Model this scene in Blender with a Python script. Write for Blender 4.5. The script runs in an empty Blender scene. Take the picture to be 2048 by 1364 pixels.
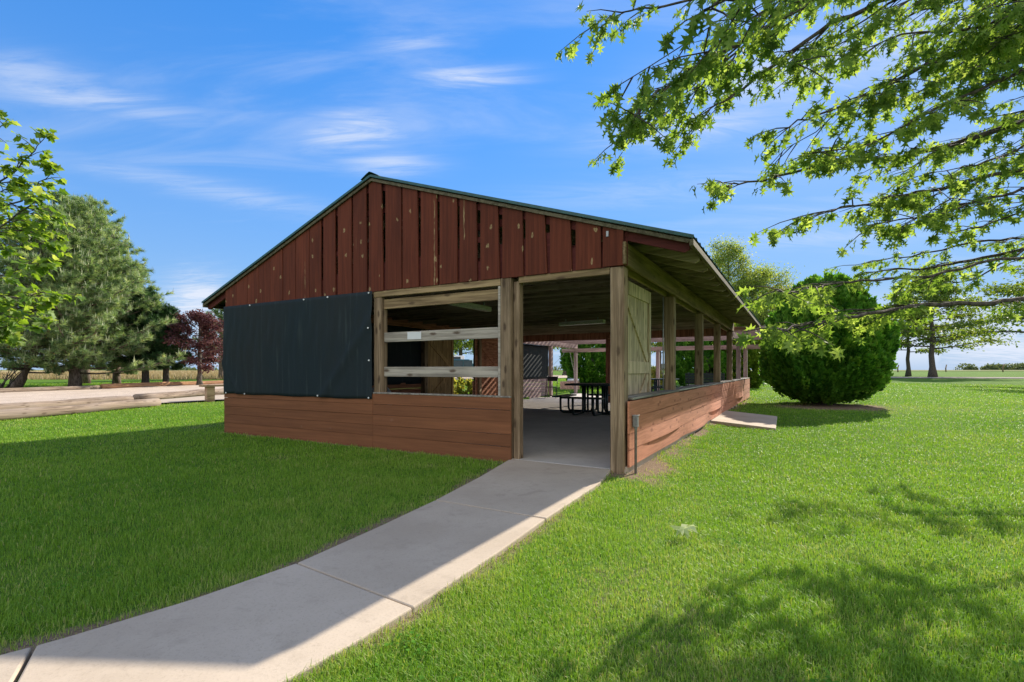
import bpy, math, random
import numpy as np
from mathutils import Vector, Matrix
random.seed(7)
RNG = np.random.default_rng(11)
C = bpy.context.scene.collection
S = bpy.context.scene
R = math.radians
rnd = random.random
def uni(a, b): return a + (b - a) * random.random()

# ------------------------------------------------------------------ node helpers
def mat(name):
    m = bpy.data.materials.new(name); m.use_nodes = True
    nt = m.node_tree
    return m, nt, nt.nodes['Principled BSDF'], nt.nodes['Material Output']
def N(nt, typ, **kw):
    n = nt.nodes.new(typ)
    for k, v in kw.items():
        if k == 'inp':
            for i, x in v.items():
                n.inputs[i].default_value = x
        else: setattr(n, k, v)
    return n
def L(nt, a, b): nt.links.new(a, b)
def val(nt, x):
    n = nt.nodes.new('ShaderNodeValue'); n.outputs[0].default_value = x; return n.outputs[0]
def M(nt, op, a, b=None, c=None, clamp=False):
    n = nt.nodes.new('ShaderNodeMath'); n.operation = op; n.use_clamp = clamp
    for i, x in enumerate((a, b, c)):
        if x is None: continue
        if isinstance(x, (int, float)): n.inputs[i].default_value = x
        else: L(nt, x, n.inputs[i])
    return n.outputs[0]
def mix(nt, f, a, b, mode='MIX'):
    n = nt.nodes.new('ShaderNodeMix'); n.data_type = 'RGBA'; n.blend_type = mode
    for i, x in ((0, f), (6, a), (7, b)):
        if isinstance(x, (int, float)): n.inputs[i].default_value = x
        elif isinstance(x, tuple): n.inputs[i].default_value = (*x, 1) if len(x) == 3 else x
        else: L(nt, x, n.inputs[i])
    return n.outputs[2]
def step(nt, x, lo, hi):
    n = nt.nodes.new('ShaderNodeMapRange'); n.interpolation_type = 'SMOOTHSTEP'; n.clamp = True
    L(nt, x, n.inputs[0]); n.inputs[1].default_value = lo; n.inputs[2].default_value = hi
    return n.outputs[0]
def coords(nt, scale=(1, 1, 1), kind='Object', jitter=True):
    tc = nt.nodes.new('ShaderNodeTexCoord')
    o = tc.outputs[kind]
    if jitter:
        at = N(nt, 'ShaderNodeAttribute', attribute_name='rnd')
        sc = M(nt, 'MULTIPLY', at.outputs['Fac'], 37.0)
        ad = N(nt, 'ShaderNodeVectorMath', operation='ADD'); L(nt, o, ad.inputs[0]); L(nt, sc, ad.inputs[1]); o = ad.outputs[0]
    mp = N(nt, 'ShaderNodeMapping'); mp.inputs['Scale'].default_value = scale
    L(nt, o, mp.inputs['Vector'])
    return mp.outputs[0]
def noise(nt, vec, scale, detail=4, rough=.55, dist=0):
    n = N(nt, 'ShaderNodeTexNoise', inp={'Scale': scale, 'Detail': detail, 'Roughness': rough, 'Distortion': dist})
    L(nt, vec, n.inputs['Vector']); return n.outputs['Fac']
def bump(nt, h, p, strength=.3, dist=.02):
    b = N(nt, 'ShaderNodeBump', inp={'Strength': strength, 'Distance': dist})
    L(nt, h, b.inputs['Height']); L(nt, b.outputs[0], p.inputs['Normal'])
def rndval(nt):
    return N(nt, 'ShaderNodeAttribute', attribute_name='rnd').outputs['Fac']

def knotcells(nt, axis, al, ac):
    sp = N(nt, 'ShaderNodeSeparateXYZ'); L(nt, coords(nt), sp.inputs[0]); i = 'xyz'.index(axis); o = [j for j in range(3) if j != i]
    cb = N(nt, 'ShaderNodeCombineXYZ'); L(nt, M(nt, 'MULTIPLY', M(nt, 'ADD', sp.outputs[o[0]], sp.outputs[o[1]]), ac), cb.inputs[0]); L(nt, M(nt, 'MULTIPLY', sp.outputs[i], al), cb.inputs[1])
    v = N(nt, 'ShaderNodeTexVoronoi', voronoi_dimensions='2D', inp={'Scale': 1, 'Randomness': 1}); L(nt, cb.outputs[0], v.inputs['Vector']); return v
def wood(name, dark, light, axis, knot=(.08, .05, .03), knots=.5, rough=.85, var=.3, moss=None, bmp=.35, con=1.0):
    m, nt, p, out = mat(name)
    def sc(along, across):
        return tuple(along if a == axis else across for a in 'xyz')
    g = noise(nt, coords(nt, sc(.9, 22)), 1, 7, .62, .6)
    f = noise(nt, coords(nt, sc(3, 150)), 1, 3, .6)
    big = noise(nt, coords(nt, sc(.7, 2.5)), 1, 3)
    mid_ = tuple((a + b) / 2 for a, b in zip(dark, light))
    dk = tuple(m_ + (a * .85 - m_) * con for a, m_ in zip(dark, mid_)); lt = tuple(m_ + (a * 1.1 - m_) * con for a, m_ in zip(light, mid_))
    col = mix(nt, step(nt, g, .36, .64), dk, lt)
    col = mix(nt, M(nt, 'MULTIPLY', step(nt, f, .50, .66), .6 * con), col, tuple(x * .45 for x in dark))
    col = mix(nt, M(nt, 'MULTIPLY', step(nt, big, .35, .7), .35 * con), col, tuple(x * 1.35 for x in light))
    if moss:
        ms = noise(nt, coords(nt, sc(1.2, 4)), 1, 4)
        col = mix(nt, M(nt, 'MULTIPLY', step(nt, ms, .42, .62), .6), col, moss)
    if knots > 0:
        v = knotcells(nt, axis, 2.0, 5.5)
        kn = noise(nt, coords(nt, sc(30, 70)), 1, 3)
        kd = M(nt, 'ADD', v.outputs['Distance'], M(nt, 'MULTIPLY', M(nt, 'SUBTRACT', kn, .5), .10))
        k = M(nt, 'SUBTRACT', 1, step(nt, kd, .05, .16))
        col = mix(nt, M(nt, 'MULTIPLY', k, knots), col, knot)
    br = M(nt, 'MULTIPLY_ADD', rndval(nt), var, 1 - var / 2)
    col = mix(nt, 1.0, col, br, 'MULTIPLY')
    L(nt, col, p.inputs['Base Color']); p.inputs['Roughness'].default_value = rough
    p.inputs['Specular IOR Level'].default_value = .25
    bump(nt, M(nt, 'ADD', g, M(nt, 'MULTIPLY', f, .5)), p, bmp, .008)
    return m

def painted(name, paint, axis, bare=(.45, .33, .16), wear=.5, var=.3, under=None, streak=None, con=1.0):
    """red barn paint, worn to bare wood at the knots and along a few cracks"""
    m, nt, p, out = mat(name)
    def sc(along, across): return tuple(along if a == axis else across for a in 'xyz')
    g = noise(nt, coords(nt, sc(1.1, 26)), 1, 6, .6, .4)
    col = mix(nt, step(nt, g, .3, .72), tuple(x * (1 - .28 * con) for x in paint), tuple(x * (1 + .18 * con) for x in paint))
    blot = noise(nt, coords(nt, sc(.9, 3)), 1, 5)
    col = mix(nt, M(nt, 'MULTIPLY', step(nt, blot, .48, .72), .6 * con), col, under or tuple(x * .6 for x in paint))
    v = knotcells(nt, axis, 2.3, 3.6)
    nz = noise(nt, coords(nt, sc(30, 60)), 1, 3)
    nz2 = noise(nt, coords(nt, sc(9, 45)), 1, 4)
    d = M(nt, 'ADD', v.outputs['Distance'], M(nt, 'ADD', M(nt, 'MULTIPLY', M(nt, 'SUBTRACT', nz, .5), .12), M(nt, 'MULTIPLY', M(nt, 'SUBTRACT', nz2, .5), .22)))
    k = M(nt, 'SUBTRACT', 1, step(nt, d, .035, .075))
    sc_n = N(nt, 'ShaderNodeSeparateColor'); L(nt, v.outputs['Color'], sc_n.inputs[0])
    k = M(nt, 'MULTIPLY', k, M(nt, 'GREATER_THAN', sc_n.outputs[0], 1 - wear))
    ring = M(nt, 'MULTIPLY', k, M(nt, 'MULTIPLY_ADD', step(nt, d, .0, .04), .6, .4))
    col = mix(nt, M(nt, 'MULTIPLY', ring, .8), col, bare)
    cr = noise(nt, coords(nt, sc(.55, 34)), 1, 3, .5, .2)
    cm = noise(nt, coords(nt, sc(.8, 2.2)), 1, 2)
    ck = M(nt, 'MULTIPLY', step(nt, cr, .70, .74), step(nt, cm, .56, .66))
    col = mix(nt, M(nt, 'MULTIPLY', ck, .8 * wear), col, bare)
    if streak is not None:
        tc = nt.nodes.new('ShaderNodeTexCoord'); sx = N(nt, 'ShaderNodeSeparateXYZ'); L(nt, tc.outputs['Object'], sx.inputs[0])
        for (u0, zlo, zhi, wd) in streak:
            wob = noise(nt, coords(nt, (4, 4, 5), jitter=False), 1, 4)
            wx = M(nt, 'ADD', sx.outputs[0], M(nt, 'MULTIPLY', M(nt, 'SUBTRACT', wob, .5), .045))
            du = M(nt, 'ABSOLUTE', M(nt, 'SUBTRACT', wx, u0))
            pat = noise(nt, coords(nt, (60, 60, 9), jitter=False), 1, 3)
            brk = noise(nt, coords(nt, (25, 25, 3.2), jitter=False), 1, 5, .7)
            mk = M(nt, 'SUBTRACT', 1, step(nt, M(nt, 'ADD', du, M(nt, 'MULTIPLY', pat, wd * 1.3)), wd * .55, wd * 1.0))
            mk = M(nt, 'MULTIPLY', mk, step(nt, brk, .40, .52))
            zz = M(nt, 'MULTIPLY', M(nt, 'GREATER_THAN', sx.outputs[2], zlo), M(nt, 'LESS_THAN', sx.outputs[2], zhi))
            col = mix(nt, M(nt, 'MULTIPLY', M(nt, 'MULTIPLY', mk, zz), .9), col, bare)
    br = M(nt, 'MULTIPLY_ADD', rndval(nt), var, 1 - var / 2)
    col = mix(nt, 1.0, col, br, 'MULTIPLY')
    L(nt, col, p.inputs['Base Color']); p.inputs['Roughness'].default_value = .8
    p.inputs['Specular IOR Level'].default_value = .25
    bump(nt, g, p, .35, .006)
    return m

def plain(name, col, rough=.6, metal=0, spec=.4, nscale=30, nvar=.2, bmp=.1):
    m, nt, p, out = mat(name)
    n = noise(nt, coords(nt, jitter=False), nscale, 4)
    c = mix(nt, step(nt, n, .3, .7), tuple(x * (1 - nvar) for x in col), tuple(min(1, x * (1 + nvar)) for x in col))
    L(nt, c, p.inputs['Base Color']); p.inputs['Roughness'].default_value = rough
    p.inputs['Metallic'].default_value = metal; p.inputs['Specular IOR Level'].default_value = spec
    if bmp: bump(nt, n, p, bmp, .005)
    return m

def leafmat(name, cols, trans=.45, tcol=None, rough=.55, spec=.25):
    """thin leaf: diffuse/gloss plus light that passes through; colour varies leaf by leaf"""
    m, nt, p, out = mat(name)
    r = rndval(nt)
    ramp = N(nt, 'ShaderNodeValToRGB'); L(nt, r, ramp.inputs[0])
    e = ramp.color_ramp.elements
    while len(e) < len(cols): e.new(.5)
    for i, c in enumerate(cols):
        e[i].position = i / max(1, len(cols) - 1); e[i].color = (*c, 1)
    L(nt, ramp.outputs[0], p.inputs['Base Color'])
    p.inputs['Roughness'].default_value = rough; p.inputs['Specular IOR Level'].default_value = spec
    t = N(nt, 'ShaderNodeBsdfTranslucent')
    tc = mix(nt, 1.0, ramp.outputs[0], tcol or (1.7, 1.5, .6), 'MULTIPLY')
    L(nt, tc, t.inputs['Color'])
    ms = N(nt, 'ShaderNodeMixShader', inp={0: trans})
    L(nt, p.outputs[0], ms.inputs[1]); L(nt, t.outputs[0], ms.inputs[2]); L(nt, ms.outputs[0], out.inputs['Surface'])
    return m

def barkmat(name, a, b, scale=8):
    m, nt, p, out = mat(name)
    n = noise(nt, coords(nt, (3, 3, .8), jitter=False), scale, 6, .65, .4)
    L(nt, mix(nt, step(nt, n, .35, .68), a, b), p.inputs['Base Color'])
    p.inputs['Roughness'].default_value = .95; p.inputs['Specular IOR Level'].default_value = .1
    bump(nt, n, p, .8, .03)
    return m

# ------------------------------------------------------------------ mesh helpers
class MB:
    def __init__(self): self.v = []; self.f = []; self.m = []; self.r = []; self.s = []
    def add(self, vs, fs, mi=0, r=None, smooth=False):
        o = len(self.v); r = rnd() if r is None else r
        self.v += [tuple(x) for x in vs]
        for f in fs:
            self.f.append(tuple(i + o for i in f)); self.m.append(mi); self.r.append(r); self.s.append(smooth)
    def hexa(self, b, t, mi=0, r=None):
        self.add(list(b) + list(t), [(3, 2, 1, 0), (4, 5, 6, 7), (0, 1, 5, 4), (1, 2, 6, 5), (2, 3, 7, 6), (3, 0, 4, 7)], mi, r)
    def box(self, x0, x1, y0, y1, z0, z1, mi=0, r=None):
        self.hexa([(x0, y0, z0), (x1, y0, z0), (x1, y1, z0), (x0, y1, z0)], [(x0, y0, z1), (x1, y0, z1), (x1, y1, z1), (x0, y1, z1)], mi, r)
    def bar(self, a, b, w, h, mi=0, r=None, up=(0, 0, 1)):
        a, b = Vector(a), Vector(b); d = (b - a).normalized(); up = Vector(up)
        if abs(d.dot(up)) > .98: up = Vector((0, 1, 0))
        s = d.cross(up).normalized() * w / 2; t = s.cross(d).normalized() * h / 2
        self.hexa([a - s - t, a + s - t, b + s - t, b - s - t], [a - s + t, a + s + t, b + s + t, b - s + t], mi, r)
    def tube(self, pts, rad, n=8, mi=0, cap=True, r=None):
        pts = [Vector(p) for p in pts]; k = len(pts)
        if isinstance(rad, (int, float)): rad = [rad] * k
        vs = []; fs = []; ref = Vector((.31, .2, .93))
        for i, p in enumerate(pts):
            d = (pts[min(i + 1, k - 1)] - pts[max(i - 1, 0)])
            d = d.normalized() if d.length > 1e-9 else Vector((0, 0, 1))
            if abs(d.dot(ref)) > .97: ref = Vector((1, .1, 0))
            s = d.cross(ref).normalized(); t = s.cross(d)
            for j in range(n):
                a = 2 * math.pi * j / n
                vs.append(p + (s * math.cos(a) + t * math.sin(a)) * rad[i])
        for i in range(k - 1):
            for j in range(n):
                j2 = (j + 1) % n
                fs.append((i * n + j, i * n + j2, (i + 1) * n + j2, (i + 1) * n + j))
        if cap:
            fs.append(tuple(range(n - 1, -1, -1))); fs.append(tuple((k - 1) * n + j for j in range(n)))
        self.add(vs, fs, mi, r, True)
    def prism(self, poly, y0, y1, axis='y', mi=0, r=None):
        n = len(poly)
        if axis == 'y': vs = [(a, y0, b) for a, b in poly] + [(a, y1, b) for a, b in poly]
        elif axis == 'x': vs = [(y0, a, b) for a, b in poly] + [(y1, a, b) for a, b in poly]
        else: vs = [(a, b, y0) for a, b in poly] + [(a, b, y1) for a, b in poly]
        fs = [tuple(range(n)), tuple(range(2 * n - 1, n - 1, -1))] + [((i + 1) % n, i, n + i, n + (i + 1) % n) for i in range(n)]
        self.add(vs, fs, mi, r)
    def build(self, name, mats, parent=None, bevel=0, recalc=True, loc=None):
        me = bpy.data.meshes.new(name)
        me.from_pydata(self.v, [], self.f)
        if not isinstance(mats, (list, tuple)): mats = [mats]
        for m in mats: me.materials.append(m)
        me.polygons.foreach_set('material_index', self.m)
        me.polygons.foreach_set('use_smooth', self.s)
        a = me.attributes.new('rnd', 'FLOAT', 'FACE'); a.data.foreach_set('value', self.r)
        me.update()
        if recalc:
            import bmesh
            bm = bmesh.new(); bm.from_mesh(me); bmesh.ops.recalc_face_normals(bm, faces=bm.faces); bm.to_mesh(me); bm.free()
        o = bpy.data.objects.new(name, me); C.objects.link(o)
        if parent: o.parent = parent
        if loc: o.location = loc
        if bevel:
            b = o.modifiers.new('edge', 'BEVEL'); b.width = bevel; b.segments = 2; b.limit_method = 'ANGLE'; b.angle_limit = R(50)
        return o

def bulk(name, verts, tris, mats, rv=None, parent=None, mi=None, smooth=False):
    """big triangle mesh from numpy arrays"""
    me = bpy.data.meshes.new(name); nv = len(verts); nt = len(tris); k = tris.shape[1]
    me.vertices.add(nv); me.vertices.foreach_set('co', np.asarray(verts, np.float32).ravel())
    me.loops.add(nt * k); me.loops.foreach_set('vertex_index', np.asarray(tris, np.int32).ravel())
    me.polygons.add(nt); me.polygons.foreach_set('loop_start', np.arange(0, nt * k, k, dtype=np.int32))
    me.polygons.foreach_set('use_smooth', np.full(nt, smooth))
    if not isinstance(mats, (list, tuple)): mats = [mats]
    for m in mats: me.materials.append(m)
    if mi is not None: me.polygons.foreach_set('material_index', np.asarray(mi, np.int32))
    me.update(calc_edges=True)
    if rv is not None:
        a = me.attributes.new('rnd', 'FLOAT', 'FACE'); a.data.foreach_set('value', np.asarray(rv, np.float32))
    o = bpy.data.objects.new(name, me); C.objects.link(o)
    if parent: o.parent = parent
    return o

def unit(a): return a / np.maximum(np.linalg.norm(a, axis=-1, keepdims=True), 1e-9)
def scatter(tv, tf, P, D, Nn, sc):
    """copy a small leaf (template verts x=side, y=length, z=normal) to every point"""
    D = unit(D); Sd = unit(np.cross(D, Nn)); Nn = np.cross(Sd, D)
    sc = np.asarray(sc)[:, None, None] if np.ndim(sc) else sc
    V = P[:, None, :] + sc * (tv[None, :, 0:1] * Sd[:, None] + tv[None, :, 1:2] * D[:, None] + tv[None, :, 2:3] * Nn[:, None])
    n, k = len(P), len(tv)
    F = tf[None] + (np.arange(n) * k)[:, None, None]
    return V.reshape(-1, 3), F.reshape(-1, tf.shape[1])
def leaf_template(half, fold=.18, droop=.35):
    pts = [(0, 0)] + half + [(0, 1)] + [(-x, y) for x, y in half[::-1]]
    pts = np.array(pts); c = np.array([[0, .46]])
    p = np.vstack([c, pts]); z = fold * np.abs(p[:, 0]) - droop * p[:, 1] ** 2
    tv = np.column_stack([p, z]); n = len(pts)
    tf = np.array([(0, 1 + i, 1 + (i + 1) % n) for i in range(n)])
    return tv, tf
OAK = leaf_template([(.025, .14), (.30, .06), (.085, .30), (.50, .44), (.095, .55), (.32, .84), (.06, .74)], .32, .5)
MAPLE = leaf_template([(.18, -.02), (.48, .12), (.34, .3), (.58, .56), (.3, .6), (.24, .74)], .22, .25)
DIAM = (np.array([(0, 0, 0), (.36, .45, .06), (0, 1, -.12), (-.36, .45, .06)]), np.array([(0, 1, 2), (0, 2, 3)]))
NEEDLE = (np.array([(-.5, 0, 0), (.5, 0, 0), (0, 1, 0)]), np.array([(0, 1, 2)]))

def tag(o, label=None, cat=None, group=None, kind=None):
    if label: o['label'] = label
    if cat: o['category'] = cat
    if group: o['group'] = group
    if kind: o['kind'] = kind
    return o
def thing(name, loc, label, cat, rz=0, group=None):
    o = bpy.data.objects.new(name, None); C.objects.link(o)
    o.location = loc; o.rotation_euler = (0, 0, rz); o.empty_display_size = .2
    return tag(o, label, cat, group)

# ------------------------------------------------------------------ the lie of the land
def sm(x): x = np.clip(x, 0, 1); return x * x * (3 - 2 * x)
def g(x, y):
    x = np.asarray(x, float); y = np.asarray(y, float)
    xe = np.where(y < 5.5, -.463 + .5 * (y - 2.327), 1.13 + .567 * (y - 5.5))
    side = sm((x - xe + .02) / .8) * sm((y - 1.0) / 3.5)
    z = .062 * (1 - side)
    yy = np.clip(y - 9, 0, 400)
    z = z + 1.2 * np.tanh(yy * .0088 / 1.2 * 1.08) * .985
    z = z + .012 * np.sin(x * .9 + 1.3) * np.sin(y * .7) * sm((y - 6) / 5)
    return z
def gz(x, y): return float(g(x, y))
CX, CY = 1.244, 5.505
ANG = math.atan2(-.493, .870)
UX, UY = math.cos(ANG), math.sin(ANG)
def w2l(x, y): dx, dy = x - CX, y - CY; return UX * dx + UY * dy, -UY * dx + UX * dy
def l2w(u, v): return CX + UX * u - UY * v, CY + UY * u + UX * v
# ------------------------------------------------------------------ materials
m_siding = painted('red_siding_paint', (.140, .033, .015), 'z', wear=.5, streak=[(-2.62, 2.34, 3.62, .030), (-2.13, 2.9, 3.5, .034), (-5.25, 2.35, 2.95, .016)])
m_redfly = painted('red_rafter_paint', (.105, .022, .018), 'x', wear=.2)
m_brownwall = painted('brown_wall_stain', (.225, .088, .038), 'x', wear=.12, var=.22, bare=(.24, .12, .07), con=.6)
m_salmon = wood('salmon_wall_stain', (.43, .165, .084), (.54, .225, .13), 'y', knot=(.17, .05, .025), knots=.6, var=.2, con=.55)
m_inner = wood('inner_boards', (.22, .085, .045), (.38, .17, .095), 'y', var=.35)
m_inback = wood('back_gable_boards', (.16, .065, .04), (.28, .125, .075), 'z', var=.35)
m_post = wood('weathered_post', (.14, .088, .048), (.33, .235, .145), 'z', knots=.85, moss=(.15, .105, .058))
m_beam = wood('weathered_beam', (.165, .105, .05), (.32, .225, .12), 'y', knots=.4, moss=(.18, .135, .065))
m_header = wood('header_board', (.17, .11, .055), (.36, .25, .13), 'x', knots=.7)
m_rail = wood('grey_rail', (.24, .205, .165), (.42, .37, .30), 'x', knot=(.09, .055, .035), knots=.85, var=.2)
m_sill = wood('grey_sill', (.20, .175, .14), (.36, .325, .27), 'y', knots=.3)
m_truss = wood('truss_lumber', (.16, .12, .085), (.34, .27, .20), 'x', knots=.3)
m_rafter = wood('rafter_lumber', (.17, .135, .09), (.31, .25, .17), 'x', knots=.3)
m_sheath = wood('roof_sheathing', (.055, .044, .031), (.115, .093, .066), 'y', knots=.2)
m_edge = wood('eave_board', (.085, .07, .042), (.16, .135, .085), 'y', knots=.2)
m_door = wood('door_boards', (.37, .28, .165), (.60, .48, .315), 'z', knots=.5)
m_doorin = wood('inner_door_boards', (.30, .18, .075), (.50, .33, .15), 'z', knots=.4)
m_perg = wood('pergola_lumber', (.20, .135, .125), (.36, .265, .25), 'x', knots=.3)
m_pergy = wood('pergola_beam_lumber', (.20, .135, .125), (.36, .265, .25), 'y', knots=.3)
m_pergz = wood('pergola_post_lumber', (.19, .135, .125), (.34, .255, .24), 'z', knots=.3)
m_log = wood('peeled_log', (.115, .08, .055), (.29, .22, .16), 'x', knots=.7, moss=(.25, .2, .16))
m_logred = wood('orange_log', (.26, .12, .055), (.45, .25, .13), 'x', knots=.5)
m_bench = wood('bench_plank', (.28, .16, .08), (.46, .31, .19), 'x', knots=.5)
m_metal = plain('green_roof_metal', (.018, .085, .075), .38, .0, .5, 12, .25, .05)
m_galv = plain('galvanised_steel', (.36, .37, .37), .5, .35, .5)
m_white = plain('white_enamel', (.72, .72, .70), .4, 0, .4, 4, .04, 0)
m_lens = plain('tube_diffuser', (.52, .56, .42), .35)
m_grom = plain('white_button', (.75, .75, .73), .5)
m_green = plain('green_coated_steel', (.006, .022, .022), .35, 0, .5, 60, .3)
m_black = plain('black_steel', (.012, .012, .014), .4)
m_plastic = plain('grey_plastic', (.30, .33, .37), .5)

def tarp_mat():
    m, nt, p, out = mat('woven_shade_cloth')
    c = coords(nt, jitter=False)
    w1 = noise(nt, coords(nt, (14, 14, .9), jitter=False), 1, 4)
    wv = noise(nt, coords(nt, (160, 160, 40), jitter=False), 1, 2)
    big = noise(nt, coords(nt, (.5, .5, .6), jitter=False), 1, 3)
    col = mix(nt, step(nt, big, .35, .65), (.021, .026, .027), (.015, .025, .030))
    col = mix(nt, M(nt, 'MULTIPLY', step(nt, w1, .54, .75), .55), col, (.05, .066, .066))
    col = mix(nt, M(nt, 'MULTIPLY', step(nt, wv, .5, .7), .3), col, (.028, .036, .036))
    L(nt, col, p.inputs['Base Color']); p.inputs['Roughness'].default_value = .75
    p.inputs['Specular IOR Level'].default_value = .2
    bump(nt, M(nt, 'ADD', w1, M(nt, 'MULTIPLY', wv, .3)), p, .25, .01)
    return m
m_tarp = tarp_mat()

def concrete_mat(name, a, b):
    m, nt, p, out = mat(name)
    n1 = noise(nt, coords(nt, (1, 1, 1), jitter=False), 1.3, 6, .6)
    n2 = noise(nt, coords(nt, (1, 1, 1), jitter=False), 90, 3, .7)
    n3 = noise(nt, coords(nt, (1, 1, 1), jitter=False), 7, 5, .65)
    c = mix(nt, step(nt, n1, .3, .7), a, b)
    c = mix(nt, M(nt, 'MULTIPLY', step(nt, n3, .52, .72), .35), c, tuple(x * .78 for x in a))
    c = mix(nt, M(nt, 'MULTIPLY', step(nt, n2, .5, .75), .4), c, tuple(x * .62 for x in a))
    n4 = noise(nt, coords(nt, (1, 1, 1), jitter=False), 2.6, 7, .7, 1.5)
    c = mix(nt, M(nt, 'MULTIPLY', step(nt, n4, .56, .66), .28), c, tuple(x * .6 for x in a))
    br = M(nt, 'MULTIPLY_ADD', rndval(nt), .10, .95)
    c = mix(nt, 1.0, c, br, 'MULTIPLY')
    L(nt, c, p.inputs['Base Color']); p.inputs['Roughness'].default_value = .9
    p.inputs['Specular IOR Level'].default_value = .2
    bump(nt, n2, p, .25, .004)
    return m
m_path = concrete_mat('path_concrete', (.41, .335, .252), (.49, .408, .315))
m_slab = concrete_mat('slab_concrete', (.42, .385, .34), (.52, .48, .43))

def ground_mat(name, cols, sc=(1.2, 9, 60)):
    m, nt, p, out = mat(name)
    o = coords(nt, jitter=False)
    n1, n2, n3 = (noise(nt, o, s, 5, .6) for s in sc)
    c = mix(nt, step(nt, n1, .35, .65), cols[0], cols[1])
    c = mix(nt, M(nt, 'MULTIPLY', step(nt, n2, .4, .7), .6), c, cols[2])
    c = mix(nt, M(nt, 'MULTIPLY', step(nt, n3, .5, .7), .6), c, cols[3])
    if len(cols) > 4:
        at = N(nt, 'ShaderNodeAttribute', attribute_name='soil').outputs['Fac']
        dn = M(nt, 'ADD', at, M(nt, 'MULTIPLY', M(nt, 'SUBTRACT', n2, .5), .7))
        d = mix(nt, step(nt, n3, .35, .7), cols[4], tuple(x * .55 for x in cols[4]))
        c = mix(nt, step(nt, dn, .35, .7), c, d)
    L(nt, c, p.inputs['Base Color']); p.inputs['Roughness'].default_value = 1
    p.inputs['Specular IOR Level'].default_value = .05
    bump(nt, M(nt, 'ADD', n2, n3), p, .6, .03)
    return m
m_lawn = ground_mat('lawn_turf', [(.075, .150, .018), (.105, .19, .022), (.055, .115, .014), (.125, .18, .03), (.25, .185, .125)])
m_gravel = ground_mat('pale_gravel', [(.47, .38, .305), (.55, .455, .37), (.39, .315, .245), (.28, .22, .17)], (.6, 5, 40))
m_road = ground_mat('gravel_road', [(.27, .24, .22), (.34, .30, .26), (.22, .20, .18), (.17, .15, .13)], (.4, 4, 30))
m_field = ground_mat('dry_field', [(.36, .29, .16), (.30, .26, .12), (.40, .32, .19), (.22, .2, .08)], (.08, .5, 4))
m_crop = ground_mat('far_pasture', [(.13, .17, .045), (.17, .18, .06), (.20, .19, .075), (.11, .13, .04)], (.02, .1, 1))

# ------------------------------------------------------------------ ground sheets
path_L = [(-.02, 6.24), (-.33, 5.2), (-.656, 4.25), (-.95, 3.52), (-1.235, 2.87), (-1.55, 2.41), (-1.87, 2.05), (-2.6, 1.42), (-3.6, .72), (-5.0, -.1)]
path_R = [(1.10, 5.56), (.84, 4.86), (.246, 3.72), (-.08, 3.05), (-.463, 2.33), (-.64, 2.03), (-.85, 1.72), (-1.35, 1.15), (-2.3, .3), (-3.8, -.7)]
path_poly = np.array(path_L + path_R[::-1])
pad_poly = np.array([(4.20, 10.95), (5.20, 9.86), (6.42, 12.1), (5.60, 13.15)])
def inside(P, poly):
    x, y = P[:, 0], P[:, 1]; r = np.zeros(len(P), bool); n = len(poly)
    for i in range(n):
        x1, y1 = poly[i]; x2, y2 = poly[(i + 1) % n]
        c = ((y1 > y) != (y2 > y)) & (x < (x2 - x1) * (y - y1) / (y2 - y1 + 1e-12) + x1)
        r ^= c
    return r
def seg_dist(P, pts):
    d = np.full(len(P), 1e9)
    for a, b in zip(pts[:-1], pts[1:]):
        a = np.array(a); b = np.array(b); ab = b - a
        t = np.clip(((P - a) @ ab) / (ab @ ab), 0, 1)
        d = np.minimum(d, np.linalg.norm(P - a - t[:, None] * ab, axis=1))
    return d
def vnoise(P, s, seed=0):
    """cheap smooth value noise for masks"""
    q = P * s + seed * 17.3; i = np.floor(q).astype(int); f = q - i; f = f * f * (3 - 2 * f)
    def h(a, b): v = np.sin(a * 127.1 + b * 311.7 + seed) * 43758.5453; return v - np.floor(v)
    a = h(i[:, 0], i[:, 1]); b = h(i[:, 0] + 1, i[:, 1]); c = h(i[:, 0], i[:, 1] + 1); d = h(i[:, 0] + 1, i[:, 1] + 1)
    return (a * (1 - f[:, 0]) + b * f[:, 0]) * (1 - f[:, 1]) + (c * (1 - f[:, 0]) + d * f[:, 0]) * f[:, 1]
wall_line = [l2w(0.02, -.05), l2w(0.02, 16.7)]
front_line = [l2w(-1.4, -.03), l2w(-7.5, -.03)]
BX, BY = 10.25, 16.4            # the globe shrub
def soil(P):
    n = .6 * vnoise(P, 2.3, 1) + .4 * vnoise(P, 7, 2)
    dl, dr = seg_dist(P, path_L), seg_dist(P, path_R)
    dw, df = seg_dist(P, wall_line), seg_dist(P, front_line)
    s = np.maximum.reduce([
        1.25 * np.clip(1 - dl / .30, 0, 1) * (.25 + n), .9 * np.clip(1 - dr / .24, 0, 1) * (.15 + n * 1.1),
        1.35 * np.clip(1 - dw / (.32 + .35 * (P[:, 1] < 7.5)), 0, 1) * (.1 + n * 1.1), 1.0 * np.clip(1 - df / .2, 0, 1) * (.35 + n),
        1.5 * np.clip(1 - np.hypot((P[:, 0] - BX + .3) / 2.6, (P[:, 1] - BY + 1.0) / 1.8), 0, 1) * (.5 + n)])
    pt = vnoise(P, .55, 5) * .6 + vnoise(P, 1.9, 6) * .4
    s = np.maximum(s, .42 * np.clip((pt - .66) / .14, 0, 1))
    return np.clip(s, 0, 1)

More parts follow.
